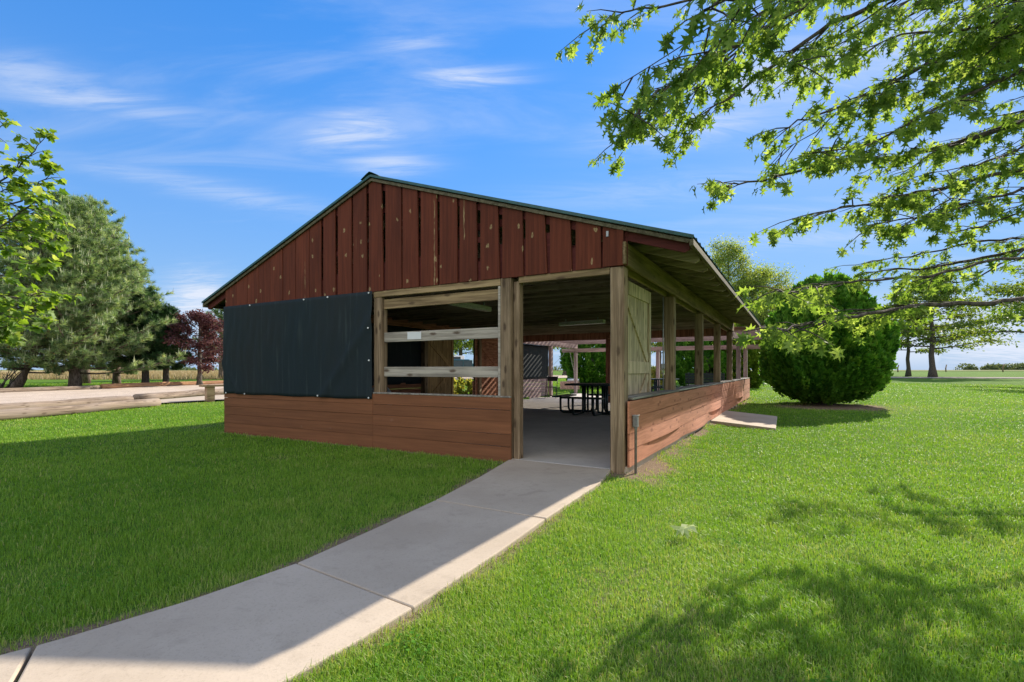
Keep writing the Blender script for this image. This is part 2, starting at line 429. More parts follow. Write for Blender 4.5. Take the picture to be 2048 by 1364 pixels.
def grid_axis(lo, f0, f1, hi, fine, grow=1.18):
    a = list(np.arange(f0, f1, fine)); d = fine
    x = a[-1]
    while x < hi: d *= grow; x += d; a.append(x)
    d = fine; x = f0; b = []
    while x > lo: d *= grow; x -= d; b.append(x)
    return np.array(b[::-1] + a)
gx = grid_axis(-600, -6, 8, 700, .07); gy = grid_axis(-60, 1.0, 11, 900, .07)
GX, GY = np.meshgrid(gx, gy)
P2 = np.column_stack([GX.ravel(), GY.ravel()])
Z = g(P2[:, 0], P2[:, 1])
bl = np.array([l2w(0.0, 0.0), l2w(0.0, 16.6), l2w(-7.42, 16.6), l2w(-7.42, 0.0)])
Z = np.where(inside(P2, bl), np.minimum(Z, .03), Z)
nx, ny = len(gx), len(gy)
ii = (np.arange(ny - 1)[:, None] * nx + np.arange(nx - 1)[None]).ravel()
quads = np.column_stack([ii, ii + 1, ii + nx + 1, ii + nx])
lawn = bulk('lawn', np.column_stack([P2, Z]), quads, m_lawn, smooth=True)
at = lawn.data.attributes.new('soil', 'FLOAT', 'POINT'); at.data.foreach_set('value', soil(P2).astype(np.float32))
tag(lawn, 'mown green lawn running out to the horizon', None, kind='structure')

def drape(name, poly, m, dz, kind, label, cat=None, nu=60, nv=14, lift=None):
    """four-cornered sheet laid over the land"""
    a, b, c, d = [np.array(p, float) for p in poly]
    u, v = np.meshgrid(np.linspace(0, 1, nu), np.linspace(0, 1, nv)); u = u.ravel()[:, None]; v = v.ravel()[:, None]
    P = (a * (1 - u) + b * u) * (1 - v) + (d * (1 - u) + c * u) * v
    e = ((v < .01) | (v > .99) | (u < .005) | (u > .995)).astype(float)
    w = (vnoise(P, .8, 3)[:, None] - .5) * .5 * e
    P = P + w
    z = g(P[:, 0], P[:, 1]) + dz
    i2 = (np.arange(nv - 1)[:, None] * nu + np.arange(nu - 1)[None]).ravel()
    o = bulk(name, np.column_stack([P, z]), np.column_stack([i2, i2 + 1, i2 + nu + 1, i2 + nu]), m, smooth=True)
    return tag(o, label, cat, kind=kind)
drape('gravel_lot', [(-13.2, 8), (-10.4, 39), (-17.0, 38.5), (-27.6, 8)], m_gravel, .03, 'structure', 'pale gravel strip between the log borders', nu=60, nv=30)
drape('gravel_drive', [(-11.6, 36), (60, 86), (60, 99), (-19, 44)], m_gravel, .05, 'structure', 'pale gravel drive beyond the pavilion', nu=80, nv=12)
drape('road', [(17, 53), (120, 36.5), (122, 42), (17, 60)], m_road, .03, 'structure', 'grey gravel road crossing the far lawn', nu=90, nv=10)
drape('field', [(-120, 42), (-13.5, 46), (-16, 140), (-160, 140)], m_field, .05, 'structure', 'tan dry grass field behind the pines', nu=60, nv=30)
drape('pasture', [(-200, 141), (420, 118), (600, 600), (-500, 600)], m_crop, .06, 'structure', 'distant pasture on the horizon', nu=60, nv=30)

# concrete walk cut into slabs
def lerp_poly(pl, t):
    i = min(int(t), len(pl) - 2); f = t - i
    return (pl[i][0] * (1 - f) + pl[i + 1][0] * f, pl[i][1] * (1 - f) + pl[i + 1][1] * f)
mb = MB()
for (a, b, a2, b2) in ((0, 1.985, 0, 1.985), (2.0, 3.995, 2.0, 3.995), (4.009, 6.06, 4.009, 7.0), (6.074, 9, 7.017, 9)):
    left = []; right = []
    for q in np.linspace(0, 1, 16):
        left.append(lerp_poly(path_L, a + (b - a) * q)); right.append(lerp_poly(path_R, a2 + (b2 - a2) * q))
    poly = left + right[::-1]
    zt = .094
    mb.add([(x, y, -.05) for x, y in poly] + [(x, y, zt) for x, y in poly],
           [tuple(range(len(poly), 2 * len(poly)))] + [(i, (i + 1) % len(poly), len(poly) + (i + 1) % len(poly), len(poly) + i) for i in range(len(poly))])
pth = mb.build('path', m_path, bevel=.008)
tag(pth, 'curving concrete walk leading to the pavilion door', kind='structure')
mb = MB()
mb.add([(x, y, -.05) for x, y in pad_poly] + [(x, y, gz(x, y) + .045) for x, y in pad_poly], [(4, 5, 6, 7)] + [(i, (i + 1) % 4, 4 + (i + 1) % 4, 4 + i) for i in range(4)])
tag(mb.build('concrete_pad', m_path, bevel=.01), 'small square concrete pad in the grass against the salmon side wall', 'pad', kind='structure')
drape('walkway', [(-11.5, 14.6), (-8.2, 19.2), (-10.6, 27), (-12.45, 14.3)], m_path, .055, 'structure', 'pale concrete walkway beside the logs', nu=40, nv=6)

# ------------------------------------------------------------------ grass
m_grass = leafmat('grass_blade', [(.070, .185, .019), (.130, .275, .024), (.190, .340, .032), (.26, .39, .055), (.44, .40, .18)], .35, (1.35, 1.35, .5), .5, .25)
log_line = [(-12.4, 6.0), (-11.3, 11.0), (-10.5, 14.95)]
def grass_points(n, rmin, rmax, amax):
    a = RNG.uniform(-amax, amax, n); r = rmin * np.exp(RNG.uniform(0, 1, n) * math.log(rmax / rmin))
    return np.column_stack([r * np.sin(a), r * np.cos(a)]), r
P, r = grass_points(900000, 1.15, 46, R(54))
keep = ~inside(P, path_poly) & ~inside(P, pad_poly) & ~inside(P, bl)
lot = np.array([(-13.2, 8), (-12.5, 14.4), (-11.55, 14.7), (-8.3, 19.3), (-9.5, 39), (-17.0, 38.5), (-27.6, 8)])
keep &= ~inside(P, lot) & (P[:, 0] > -40)
sl = soil(P); keep &= RNG.uniform(0, 1, len(P)) > sl * 1.05
P, r, sl = P[keep], r[keep], sl[keep]
n = len(P)
# stray blades leaning over the walk and tufts at its edge
dl = np.minimum(seg_dist(P, path_L), seg_dist(P, path_R))
clump = .6 * vnoise(P, 3.5, 8) + .4 * vnoise(P, 11, 9)
hgt = (.018 + .022 * clump + RNG.uniform(0, .018, n)) * (1 + .6 * np.exp(-dl / .08)) * (1 - .45 * sl) * (1 + .012 * r)
wid = np.maximum(.0028, .00075 * r) * RNG.uniform(.7, 1.3, n)
df_ = np.minimum(seg_dist(P, front_line), seg_dist(P, [l2w(.07, .3), l2w(.07, 16.6)]))
hgt = hgt * np.where(r > 9, .9, 1) * (1 + 1.3 * np.exp(-df_ / .09) * RNG.uniform(0, 1, n))
az = RNG.uniform(0, 2 * np.pi, n); lean = RNG.uniform(.1, .9, n)
fx, fy = np.cos(az), np.sin(az); base = np.column_stack([P, g(P[:, 0], P[:, 1]) - .004])
side = np.column_stack([-fy, fx, np.zeros(n)])
fwd = np.column_stack([fx, fy, np.zeros(n)])
up = np.array([0, 0, 1.])
w_, h_ = wid[:, None], hgt[:, None]; ln = lean[:, None]
v0 = base - side * w_ / 2; v1 = base + side * w_ / 2
mid = base + fwd * h_ * ln * .3 + up * h_ * .62
v2 = mid - side * w_ * .42; v3 = mid + side * w_ * .42
v4 = base + fwd * h_ * ln * .95 + up * h_ * (1.0 - .25 * ln)
V = np.stack([v0, v1, v2, v3, v4], 1).reshape(-1, 3)
o5 = (np.arange(n) * 5)[:, None]
F = np.concatenate([o5 + np.array([0, 1, 3]), o5 + np.array([0, 3, 2]), o5 + np.array([2, 3, 4])], 1).reshape(-1, 3)
tone = .34 * clump + .36 * vnoise(P, .42, 12) + RNG.uniform(-.22, .32, n) + .35 * sl + .10 * vnoise(P, 1.6, 14)
dead = RNG.uniform(0, 1, n) < (.035 + .12 * np.clip(vnoise(P, 1.1, 21) * vnoise(P, 4.0, 22) - .28, 0, 1) + .35 * sl)
tone = np.where(dead, RNG.uniform(.85, 1, n), np.clip(tone, 0, .82))
gr = bulk('grass', V, F, m_grass, np.repeat(tone, 3))
tag(gr, 'short mown grass blades covering the lawn', 'grass', kind='stuff')

# clover and small broadleaf weeds in the turf
m_clover = leafmat('clover_leaf', [(.06, .17, .02), (.09, .22, .025), (.13, .26, .035)], .3, (1.3, 1.3, .5), .9, .03)
nc = 60; a_ = RNG.uniform(-R(50), R(50), nc); r_ = 1.6 * np.exp(RNG.uniform(0, 1, nc) * math.log(9)); cc = np.column_stack([r_ * np.sin(a_), r_ * np.cos(a_)])
K = 55; P = np.repeat(cc, K, 0) + RNG.normal(0, 1, (nc * K, 2)) * np.repeat(RNG.uniform(.03, .16, nc), K)[:, None]
P = P[~inside(P, path_poly) & ~inside(P, bl) & ~inside(P, pad_poly)]; n = len(P)
V, F = scatter(DIAM[0] * np.array([1.6, 1, 1]), DIAM[1], np.column_stack([P, g(P[:, 0], P[:, 1]) + RNG.uniform(.015, .042, n)]), np.column_stack([RNG.normal(0, 1, n), RNG.normal(0, 1, n), RNG.normal(.1, .25, n)]), np.column_stack([RNG.normal(0, .3, n), RNG.normal(0, .3, n), np.ones(n)]), RNG.uniform(.010, .022, n))
tag(bulk('clover', V, F, m_clover, RNG.uniform(0, 1, len(F))), 'clover and small weeds scattered through the turf', 'clover', kind='stuff')

# tall dry grass of the field behind the pines
m_dry = leafmat('dry_stalk', [(.28, .21, .11), (.36, .28, .16), (.25, .23, .10)], .3, (1.2, 1.1, .8))
n = 26000
P = np.column_stack([RNG.uniform(-75, -12, n), 43 + 55 * RNG.uniform(0, 1, n) ** 1.6])
P = P[(P[:, 0] < -.21 * P[:, 1] - 3)]
n = len(P); D = np.column_stack([RNG.normal(0, .3, n), RNG.normal(0, .3, n), np.ones(n)])
V, F = scatter(NEEDLE[0] * np.array([.14, 1, 1]), NEEDLE[1], np.column_stack([P, g(P[:, 0], P[:, 1])]), D, RNG.normal(0, 1, (n, 3)), RNG.uniform(.25, .6, n))
tag(bulk('dry_grass', V, F, m_dry, RNG.uniform(0, 1, n)), 'tall tan dry grass standing in the field behind the pines', 'dry grass', kind='stuff')
# ------------------------------------------------------------------ the pavilion
pav = thing('picnic_pavilion', (CX, CY, 0), 'barn red pavilion with green metal gable roof and dark shade cloth across its front', 'pavilion', ANG)
RU, RZ = -3.764, 4.035
EL, ZL, ER, ZR = -8.12, 2.47, .734, 2.555
def zr(u): return RZ + (ZL - RZ) * (RU - u) / (RU - EL) if u < RU else RZ + (ZR - RZ) * (u - RU) / (ER - RU)
VE = 11.05                     # back of the roofed part
def part(mb, name, m, bevel=0, parent=None, label=None):
    o = mb.build(name, m, parent or pav, bevel)
    if label: o['label'] = label
    return o
# floor slab and foundation strip
mb = MB(); mb.box(-7.40, .0, .0, 16.62, -.12, .098); part(mb, 'floor_slab', m_slab, .008)

# metal roof, corrugated
def roof_sheet(ua, ub):
    prof = []; v = -.075
    while v < VE + .12:
        prof += [(v, 0), (v + .165, 0), (v + .18, .02), (v + .20, .02), (v + .215, 0)]; v += .23
    us = np.linspace(ua, ub, 7); mb = MB(); vs = []; fs = []; k = len(prof)
    for u in us:
        for (vv, h) in prof: vs.append((u, vv, zr(u) + .004 + h))
    for i in range(len(us) - 1):
        for j in range(k - 1): fs.append((i * k + j, i * k + j + 1, (i + 1) * k + j + 1, (i + 1) * k + j))
    mb.add(vs, fs, 0, .5)
    o = mb.build('roof', m_metal, pav)
    s = o.modifiers.new('sheet', 'SOLIDIFY'); s.thickness = .004; s.offset = 1
    return o
rfr = roof_sheet(RU + .01, ER); rfl = roof_sheet(EL, RU - .01)
mb = MB()
for vv0 in [(-.10, VE + .13)]:
    pr = [(RU - .17, zr(RU - .17) + .03), (RU - .05, RZ + .035), (RU, RZ + .055), (RU + .05, RZ + .035), (RU + .17, zr(RU + .17) + .03)]
    pr = pr + [(a, b - .006) for a, b in pr[::-1]]
    mb.prism(pr, vv0[0], vv0[1])
mb.build('ridge_cap', m_metal, rfr)
# sheathing boards under the metal
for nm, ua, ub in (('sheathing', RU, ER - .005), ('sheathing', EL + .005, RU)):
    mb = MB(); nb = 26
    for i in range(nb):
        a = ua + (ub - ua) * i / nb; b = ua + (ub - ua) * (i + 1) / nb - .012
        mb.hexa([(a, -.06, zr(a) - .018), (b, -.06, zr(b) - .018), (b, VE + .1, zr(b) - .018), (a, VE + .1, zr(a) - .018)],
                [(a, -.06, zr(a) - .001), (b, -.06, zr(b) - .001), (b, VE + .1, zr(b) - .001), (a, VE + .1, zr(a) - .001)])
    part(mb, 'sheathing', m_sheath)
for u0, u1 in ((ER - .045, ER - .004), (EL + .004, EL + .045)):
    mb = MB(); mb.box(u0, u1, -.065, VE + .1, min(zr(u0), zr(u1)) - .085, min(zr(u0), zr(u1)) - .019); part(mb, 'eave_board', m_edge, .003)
for s in (0, 1):
    a, b = (RU, ER - .05) if s else (RU, EL + .05)
    mb = MB(); mb.bar((a, -.050, zr(a) - .050), (b, -.050, zr(b) - .050), .02, .040, 0, None, (0, 0, 1)); part(mb, 'rake_board', m_edge, .002)
    a, b = (RU, ER) if s else (RU, EL)
    mb = MB(); mb.bar((a, -.078, zr(a) + .002), (b, -.078, zr(b) + .002),   .008, .036, 0, None, (0, 0, 1)); part(mb, 'rake_trim', m_metal, .002)

# trusses
def truss(v, red=False):
    mb = MB(); th = .038
    for (e, sgn) in ((ER - .055, 1), (EL + .055, -1)):
        d = .145
        pts = [(RU, zr(RU) - .02), (e, zr(e) - .02), (e, zr(e) - .02 - d * .72), (e - sgn * .05, zr(e - sgn * .05) - .02 - d), (RU, zr(RU) - .02 - d)]
        if sgn < 0: pts = pts[::-1]
        mb.prism(pts, v, v + th, 'y', 1 if red else (2 if True else 0))
    if not red:
        mb.prism([(-7.36, 2.475), (-.06, 2.475), (-.06, 2.565), (-7.36, 2.565)], v, v + th, 'y', 0)
        for u in (-5.6, -1.93):
            mb.bar((u, v + th / 2, 2.56), (u + (.55 if u < RU else -.55), v + th / 2, zr(u + (.55 if u < RU else -.55)) - .16), .036, .085, 0)
            mb.bar((u, v + th / 2, 2.56), (RU, v + th / 2, RZ - .2), .036, .085, 0)
    return part(mb, 'roof_truss' if not red else 'barge_rafter', [m_truss, m_redfly, m_rafter])
truss(.004, True)
for i in range(1, 19): truss(.0 + i * .606)

# gable siding: upright boards, each with its own gaps
def gable(v0, v1, m, mat_in, front=True):
    mb = MB(); back_ = []; u = -7.43; pitch = .3267
    for i in range(23):
        a = u + i * pitch; b = a + pitch
        if i == 22: b = .0
        gp = [.034, .052, .066, .042, .074, .058, .046, .078, .062][(i * 5 + 3) % 9] if 6 < i < 22 else (.02 if i > 3 else .008)
        if not front: gp = .006
        b2t = b - gp * uni(.8, 1.15); b2b = b - max(.004, gp * uni(.5, .8))
        z0 = 2.35 + uni(-.006, .004)
        zt = lambda q: zr(q) - .022 - (.012 if front else 0)
        cols = [(a + .001, b2b, b2t)]
        if a < RU < b:
            pts = [(a, z0), (b2b, z0), (b2t, zt(b2t)), (RU, zt(RU)), (a, zt(a))]
        else: pts = [(a, z0), (b2b, z0), (b2t, zt(b2t)), (a, zt(a))]
        if front and gp > .01:      # filler lath behind the lower part of each gap
            zf = 2.56 + uni(0, .28); back_.append((b - .06, b + .03, v0 + .026, v0 + .032, 2.35, zf))
            if i % 4 == 0 and zr(b) > zf + .5: zc = uni(zf + .2, zr(b) - .25); back_.append((b - .06, b + .03, v0 + .026, v0 + .032, zc, zc + .07))
        off = uni(0, .004)
        mb.prism(pts, v0 - off, v1 - off)
    o = part(mb, 'gable_siding', m)
    for q in back_: mb = MB(); mb.box(*q); part(mb, 'backing_lath', m_redfly)
gable(-.030, -.006, m_siding, None)
gable(VE - .03, VE - .008, m_inback, None, False)
mb = MB(); mb.box(-7.40, -.02, .05, .088, 2.35, 2.66, 0); mb.box(-6.2, -1.4, .05, .088, 3.02, 3.11); mb.box(-4.9, -2.7, .05, .088, 3.5, 3.58)
part(mb, 'nailer', m_redfly)
mb = MB(); mb.box(-.075, -.004, -.052, -.032, 2.35, 2.775); part(mb, 'corner_trim', m_siding)
mb = MB(); mb.box(-.20, -.175, -.046, -.031, 2.685, 2.745); part(mb, 'tie_plate', m_galv)

# posts
def post(u0, u1, v0, v1, z0, z1, m=m_post, name='post'):
    mb = MB(); k = 7; ring = []
    for i in range(k):
        z = z0 + (z1 - z0) * i / (k - 1); j = .003
        ring.append([(u0 + uni(-j, j), v0 + uni(-j, j), z), (u1 + uni(-j, j), v0 + uni(-j, j), z), (u1 + uni(-j, j), v1 + uni(-j, j), z), (u0 + uni(-j, j), v1 + uni(-j, j), z)])
    vs = [p for q in ring for p in q]; fs = [(3, 2, 1, 0), tuple(range(4 * k - 4, 4 * k))]
    for i in range(k - 1):
        for j in range(4): fs.append((4 * i + j, 4 * i + (j + 1) % 4, 4 * i + 4 + (j + 1) % 4, 4 * i + 4 + j))
    mb.add(vs, fs)
    return part(mb, name, m, .012)
post(-.165, -.005, -.02, .14, -.10, 2.345)
post(-1.585, -1.43, -.025, .12, .05, 2.348)
post(-1.424, -1.335, .02, .13, .05, 2.30)
post(-3.76, -3.60, -.012, .11, .09, 2.26)
post(-7.42, -7.28, .0, .14, -.05, 2.34)
BAY = 2.742
for i in range(1, 5): post(-.175, -.022, BAY * i - .075, BAY * i + .075, -.05, 2.36)
for i in range(1, 5): post(-7.40, -7.26, BAY * i - .07, BAY * i + .07, .05, 2.34)
post(-3.95, -3.79, VE - .18, VE - .04, .09, 2.36, m_inback)

# beams
for (a, b) in ((-.052, 2 * BAY), (2 * BAY + .004, VE - .02)):
    mb = MB(); mb.box(-.020, .022, a, b, 2.36, 2.605); part(mb, 'side_beam', m_beam, .006)
mb = MB(); mb.box(-.178, -.136, .15, VE - .05, 2.362, 2.60); part(mb, 'side_beam', m_beam, .006)
mb = MB(); mb.box(-7.41, -7.37, .0, VE - .03, 2.345, 2.59); part(mb, 'side_beam', m_inner, .006)
mb = MB(); mb.box(-7.36, -.03, VE - .075, VE - .034, 2.24, 2.50); part(mb, 'back_header', m_inback, .006)
mb = MB(); mb.box(-3.76, -1.59, -.018, .02, 2.262, 2.348); part(mb, 'window_header', m_header, .005)
mb = MB(); mb.box(-1.33, -.17, -.012, .03, 2.27, 2.348); part(mb, 'door_header', m_header, .005)
mb = MB(); mb.box(-7.28, -3.765, -.016, .02, 2.325, 2.348); part(mb, 'top_plate', m_header, .003)
for z0 in (2.09, 1.605, 1.105):
    mb = MB(); mb.box(-3.595, -1.592, .03, .068, z0, z0 + .14); part(mb, 'rail', m_header if z0 > 2 else m_rail, .005)
mb = MB(); mb.box(-1.625, -1.59, -.014, .11, .86, 2.255); part(mb, 'jamb', m_rail, .004)

# lower front wall, horizontal boards
mb = MB()
for i in range(5):
    z0 = .098 + i * .1515; z1 = z0 + .1485; z0 = .03 if i == 0 else z0
    for (a, b) in ((-7.44, -3.74), (-3.736, -1.42)):
        t1 = uni(-.004, .004); t2 = uni(-.004, .004)
        mb.hexa([(a, -.050 - uni(0, .006), z0 + t1), (b, -.050 - uni(0, .006), z0 + t2), (b, -.027, z0 + t2), (a, -.027, z0 + t1)],
                [(a, -.050, z1 + t1), (b, -.050, z1 + t2), (b, -.027, z1 + t2), (a, -.027, z1 + t1)])
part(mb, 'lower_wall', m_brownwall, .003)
mb = MB(); mb.box(-3.735, -1.43, -.054, .05, .857, .876); part(mb, 'window_sill', m_sill, .003)
mb = MB(); mb.box(-7.27, -3.77, .03, .06, .10, .85); part(mb, 'inner_lining', m_inner)

# lower side wall: boards bowed and sprung along its length
mb = MB(); ends = [.012, BAY, 2 * BAY, 3 * BAY, 4 * BAY, 5 * BAY, 16.64]
sprung = {(0, 1): .028, (1, 0): .042, (2, 1): .04, (4, 1): .05, (2, 2): .012, (1, 2): .008, (5, 0): .03, (3, 0): .012}
for bay in range(6):
    for row in range(4):
        z0 = .125 + row * .183; z1 = z0 + .1785
        v0, v1 = ends[bay] + .003, ends[bay + 1] - .003
        out = sprung.get((bay, row), uni(0, .006)); k = 13; vs = []
        pk = uni(.45, .85)
        for i in range(k):
            t = i / (k - 1); sw = out * max(0, 1 - ((t - pk) / .45) ** 2) ; v = v0 + (v1 - v0) * t
            zz = .004 * math.sin(t * 5 + bay + row)
            vs += [(.024, v, z0 + zz), (.046 + sw, v, z0 + zz + .002), (.046 + .15 * sw, v, z1 + zz), (.024, v, z1 + zz)]
        fs = [(0, 1, 2, 3), tuple(range(4 * k - 1, 4 * k - 5, -1))]
        for i in range(k - 1):
            for j in range(4): fs.append((4 * i + j, 4 * i + 4 + j, 4 * i + 4 + (j + 1) % 4, 4 * i + (j + 1) % 4))
        mb.add(vs, fs)
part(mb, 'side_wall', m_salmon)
mb = MB()
for i in range(6): mb.box(-.185 + uni(-.004, .004), .045, ends[i] + (.16 if i == 0 else .004), ends[i + 1] - .004, .862 + .005 * (i % 2), .888 + .006 * (i % 2))
part(mb, 'wall_cap', m_sill, .005)
mb = MB(); mb.box(-.02, .022, .01, 16.62, -.12, .13); part(mb, 'foundation_strip', m_path)
mb = MB()
for row in range(5): mb.box(-.19, -.178, .16, 16.5, .11 + row * .15, .25 + row * .15)
part(mb, 'inner_lining', m_inner)

# left wall: boards below, shade cloth above, doorway between 6.9 and 8.0
def cloth(name, fn, nu, nv, m, parent=None):
    vs = []; mb = MB()
    for j in range(nv):
        for i in range(nu): vs.append(fn(i / (nu - 1), j / (nv - 1)))
    mb.add(vs, [(j * nu + i, j * nu + i + 1, (j + 1) * nu + i + 1, (j + 1) * nu + i) for j in range(nv - 1) for i in range(nu - 1)], 0, .5, True)
    o = mb.build(name, m, parent or pav); s = o.modifiers.new('cloth', 'SOLIDIFY'); s.thickness = .003
    return o
def wr(a, b): return .010 * math.sin(a * 13 + b * 3) * math.sin(b * 5 + 1) + .006 * math.sin(a * 37 - b * 9)
for (a, b) in ((.14, 6.86), (8.02, VE), ):
    mb = MB()
    for row in range(5): mb.box(-7.44, -7.41, a, b, .10 + row * .152, .248 + row * .152)
    part(mb, 'left_wall', m_inner)
    cloth('shade_cloth', lambda s, t, a=a, b=b: (-7.405 + wr(s * (b - a) * .4, t * 2), a + (b - a) * s, .82 + 1.53 * t), 40, 12, m_tarp)
# front shade cloth with tension folds and white buttons
def front(s, t):
    u = -7.445 + 3.70 * s; z = .772 + (2.352 - .772) * t
    d1 = (s * 3.7 * .7 + (t - .22) * 1.6); f1 = .028 * math.exp(-((s * 3.4 + t * 1.2 - .42) / .06) ** 2)
    f2 = .024 * math.exp(-(((1 - s) * 2.6 + t * 1.0 - .75) / .07) ** 2)
    rip = .011 * math.sin(s * 46 + 2 * math.sin(t * 4)) * (.3 + .7 * (1 - abs(2 * t - 1))) + .004 * math.sin(s * 91 + t * 3)
    z += (.006 * math.sin(s * 21) if t < .02 else 0)
    return (u, -.058 - f1 - f2 - abs(rip) - .004 * math.sin(s * 3.14), z)
fc = cloth('shade_cloth', front, 110, 30, m_tarp); fc['label'] = 'dark green black shade cloth stretched over the front window'
for (s, t) in ((.025, .008), (.175, .008), (.69, .012), (.985, .01), (.985, .36), (.985, .66), (.985, .985), (.75, .985), (.60, .985), (.215, .985)):
    x, y, z = front(s, t); mb = MB()
    mb.prism([(x + .013 * math.cos(a), z + .013 * math.sin(a)) for a in np.linspace(0, 6.283, 11)[:-1]], y - .014, y - .004)
    mb.build('button', m_grom, fc)

# Z-braced barn doors
def barn_door(name, u, v0, v1, z0, z1, m, face, label):
    """leaf in the side plane; braces on the face looking to +u (face=1) or -u"""
    root = bpy.data.objects.new(name, None); C.objects.link(root); root.parent = pav
    if label: root['label'] = label
    mb = MB(); nb = 9; w = (v1 - v0) / nb
    for i in range(nb): mb.box(u - .012 + uni(0, .002), u + .012, v0 + i * w + .0015, v0 + (i + 1) * w - .0015, z0, z1)
    mb.build('door_boards', m, root)
    f0, f1 = (u + .013, u + .036) if face > 0 else (u - .036, u - .013)
    zm = z0 + (z1 - z0) * .50; h = .16
    for q in ((v0, v1, z1 - .17, z1), (v0 + .10, v1 - .10, zm - h / 2, zm + h / 2), (v0, v1, z0, z0 + .15)):
        mb = MB(); mb.box(f0, f1, *q); mb.build('ledge', m, root, .003)
    for (a, b) in ((v0, v0 + .098), (v1 - .098, v1)):
        mb = MB(); mb.box(f0 + .001, f1 + .001, a, b, z0 + .152, z1 - .172); mb.build('stile', m, root, .003)
    mb = MB(); c = (f0 + f1) / 2
    mb.bar((c, v0 + .16, z1 - .21), (c, v1 - .16, zm + .12), .12, .021, 0, None, (1, 0, 0))
    mb.build('brace', m, root, .003)
    mb = MB(); mb.bar((c, v1 - .16, zm - .12), (c, v0 + .16, z0 + .20), .12, .021, 0, None, (1, 0, 0))
    mb.build('brace', m, root, .003)
    return root
d1 = barn_door('door', -.245, .62, 1.98, .13, 2.335, m_door, 1, 'pale weathered door leaf standing open behind the front corner post')
mb = MB(); mb.box(-.232, -.195, .63, .68, 1.42, 1.46); mb.build('latch', m_black, d1)
barn_door('door', -7.36, 5.42, 6.84, .12, 2.30, m_doorin, 1, 'brown braced door folded back along the far wall')
barn_door('door', -7.36, 8.04, 9.55, .12, 2.30, m_inner, 1, 'reddish door leaf catching slanted sun stripes on the far wall')
mb = MB(); mb.tube([(-.012 - .175, BAY - .082, 2.35), (-.187, BAY - .082, .9)], .011, 6); part(mb, 'conduit', m_galv)
mb = MB(); mb.box(-.21, -.16, BAY - .11, BAY - .078, 1.22, 1.30); part(mb, 'outlet_cover', m_galv, .004)

# ------------------------------------------------------------------ pergola at the far end
pg = thing('pergola', (CX, CY, 0), 'mauve grey timber pergola of close set rafters joined to the back of the red pavilion', 'pergola', ANG)
def pp(mb, name, m, bevel=.004): return mb.build(name, m, pg, bevel)
V1 = 16.55
for (u0, v0) in ((-.165, 5 * BAY - .07), (-.165, V1 - .15), (-7.40, 5 * BAY - .07), (-7.40, V1 - .15), (-3.60, V1 - .15)):
    mb = MB(); mb.box(u0, u0 + .14, v0, v0 + .14, .06, 2.20); pp(mb, 'post', m_pergz, .01)
for u0 in (-.165, -.065, -7.40, -7.30):
    mb = MB(); mb.box(u0, u0 + .038, VE + .14, V1, 2.202, 2.40); pp(mb, 'beam', m_pergy)
for v0 in (V1 - .17, V1 - .045):
    mb = MB(); mb.box(-8.0, .60, v0, v0 + .038, 2.03, 2.20); pp(mb, 'beam', m_perg)
k = 0; v = VE + .22
while v < V1 + .1:
    mb = MB()
    mb.prism([(-8.15, 2.403), (-8.28, 2.46), (-8.28, 2.52), (.86, 2.52), (.86, 2.46), (.70, 2.403)], v, v + .038)
    pp(mb, 'rafter', m_perg, .003); v += .345
# screened left bay of the pergola
mb = MB()
for row in range(5): mb.box(-7.43, -7.405, VE + .08, 5 * BAY - .08, .10 + row * .152, .247 + row * .152)
pp(mb, 'low_wall', m_pergy)
cloth('shade_cloth', lambda s, t: (-7.40 + .6 * wr(s, t * 2), VE + .08 + (5 * BAY - .16 - VE) * s, .84 + 1.36 * t), 24, 12, m_tarp, pg)
cloth('rolled_cloth', lambda s, t: (-7.33 + .05 * math.cos(s * 6.28), 5 * BAY + .12 + .05 * math.sin(s * 6.28), .75 + 1.45 * t), 10, 6, m_tarp, pg)
# ------------------------------------------------------------------ things in and around the pavilion
def at(u, v, z=.098): x, y = l2w(u, v); return (x, y, z)
def px(X, Yp, Y): return Vector(((X - 1024) / 1000 * Y, Y, 1.2 + (740 - Yp) / 1000 * Y))

def rounded_square(hw, r, n=5):
    p = []
    for (cx, cy, a0) in ((hw - r, hw - r, 0), (-hw + r, hw - r, 90), (-hw + r, -hw + r, 180), (hw - r, -hw + r, 270)):
        for i in range(n): a = R(a0 + 90 * i / (n - 1)); p.append((cx + r * math.cos(a), cy + r * math.sin(a)))
    return p
def slab_perforated(mb, hx, hy, z, th, holes):
    """expanded-metal top: a rim round a grid of narrow bars"""
    for (x0, x1, y0, y1) in ((-hx, hx, -hy, -hy + .03), (-hx, hx, hy - .03, hy), (-hx, -hx + .03, -hy + .03, hy - .03), (hx - .03, hx, -hy + .03, hy - .03)):
        mb.box(x0, x1, y0, y1, z - th, z, 0, .5)
    nx_, ny_ = holes
    for i in range(1, nx_): x = -hx + 2 * hx * i / nx_; mb.box(x - .011, x + .011, -hy + .03, hy - .03, z - .012, z - .002, 0, .5)
    for i in range(1, ny_): y = -hy + 2 * hy * i / ny_; mb.box(-hx + .03, hx - .03, y - .011, y + .011, z - .013, z - .003, 0, .5)
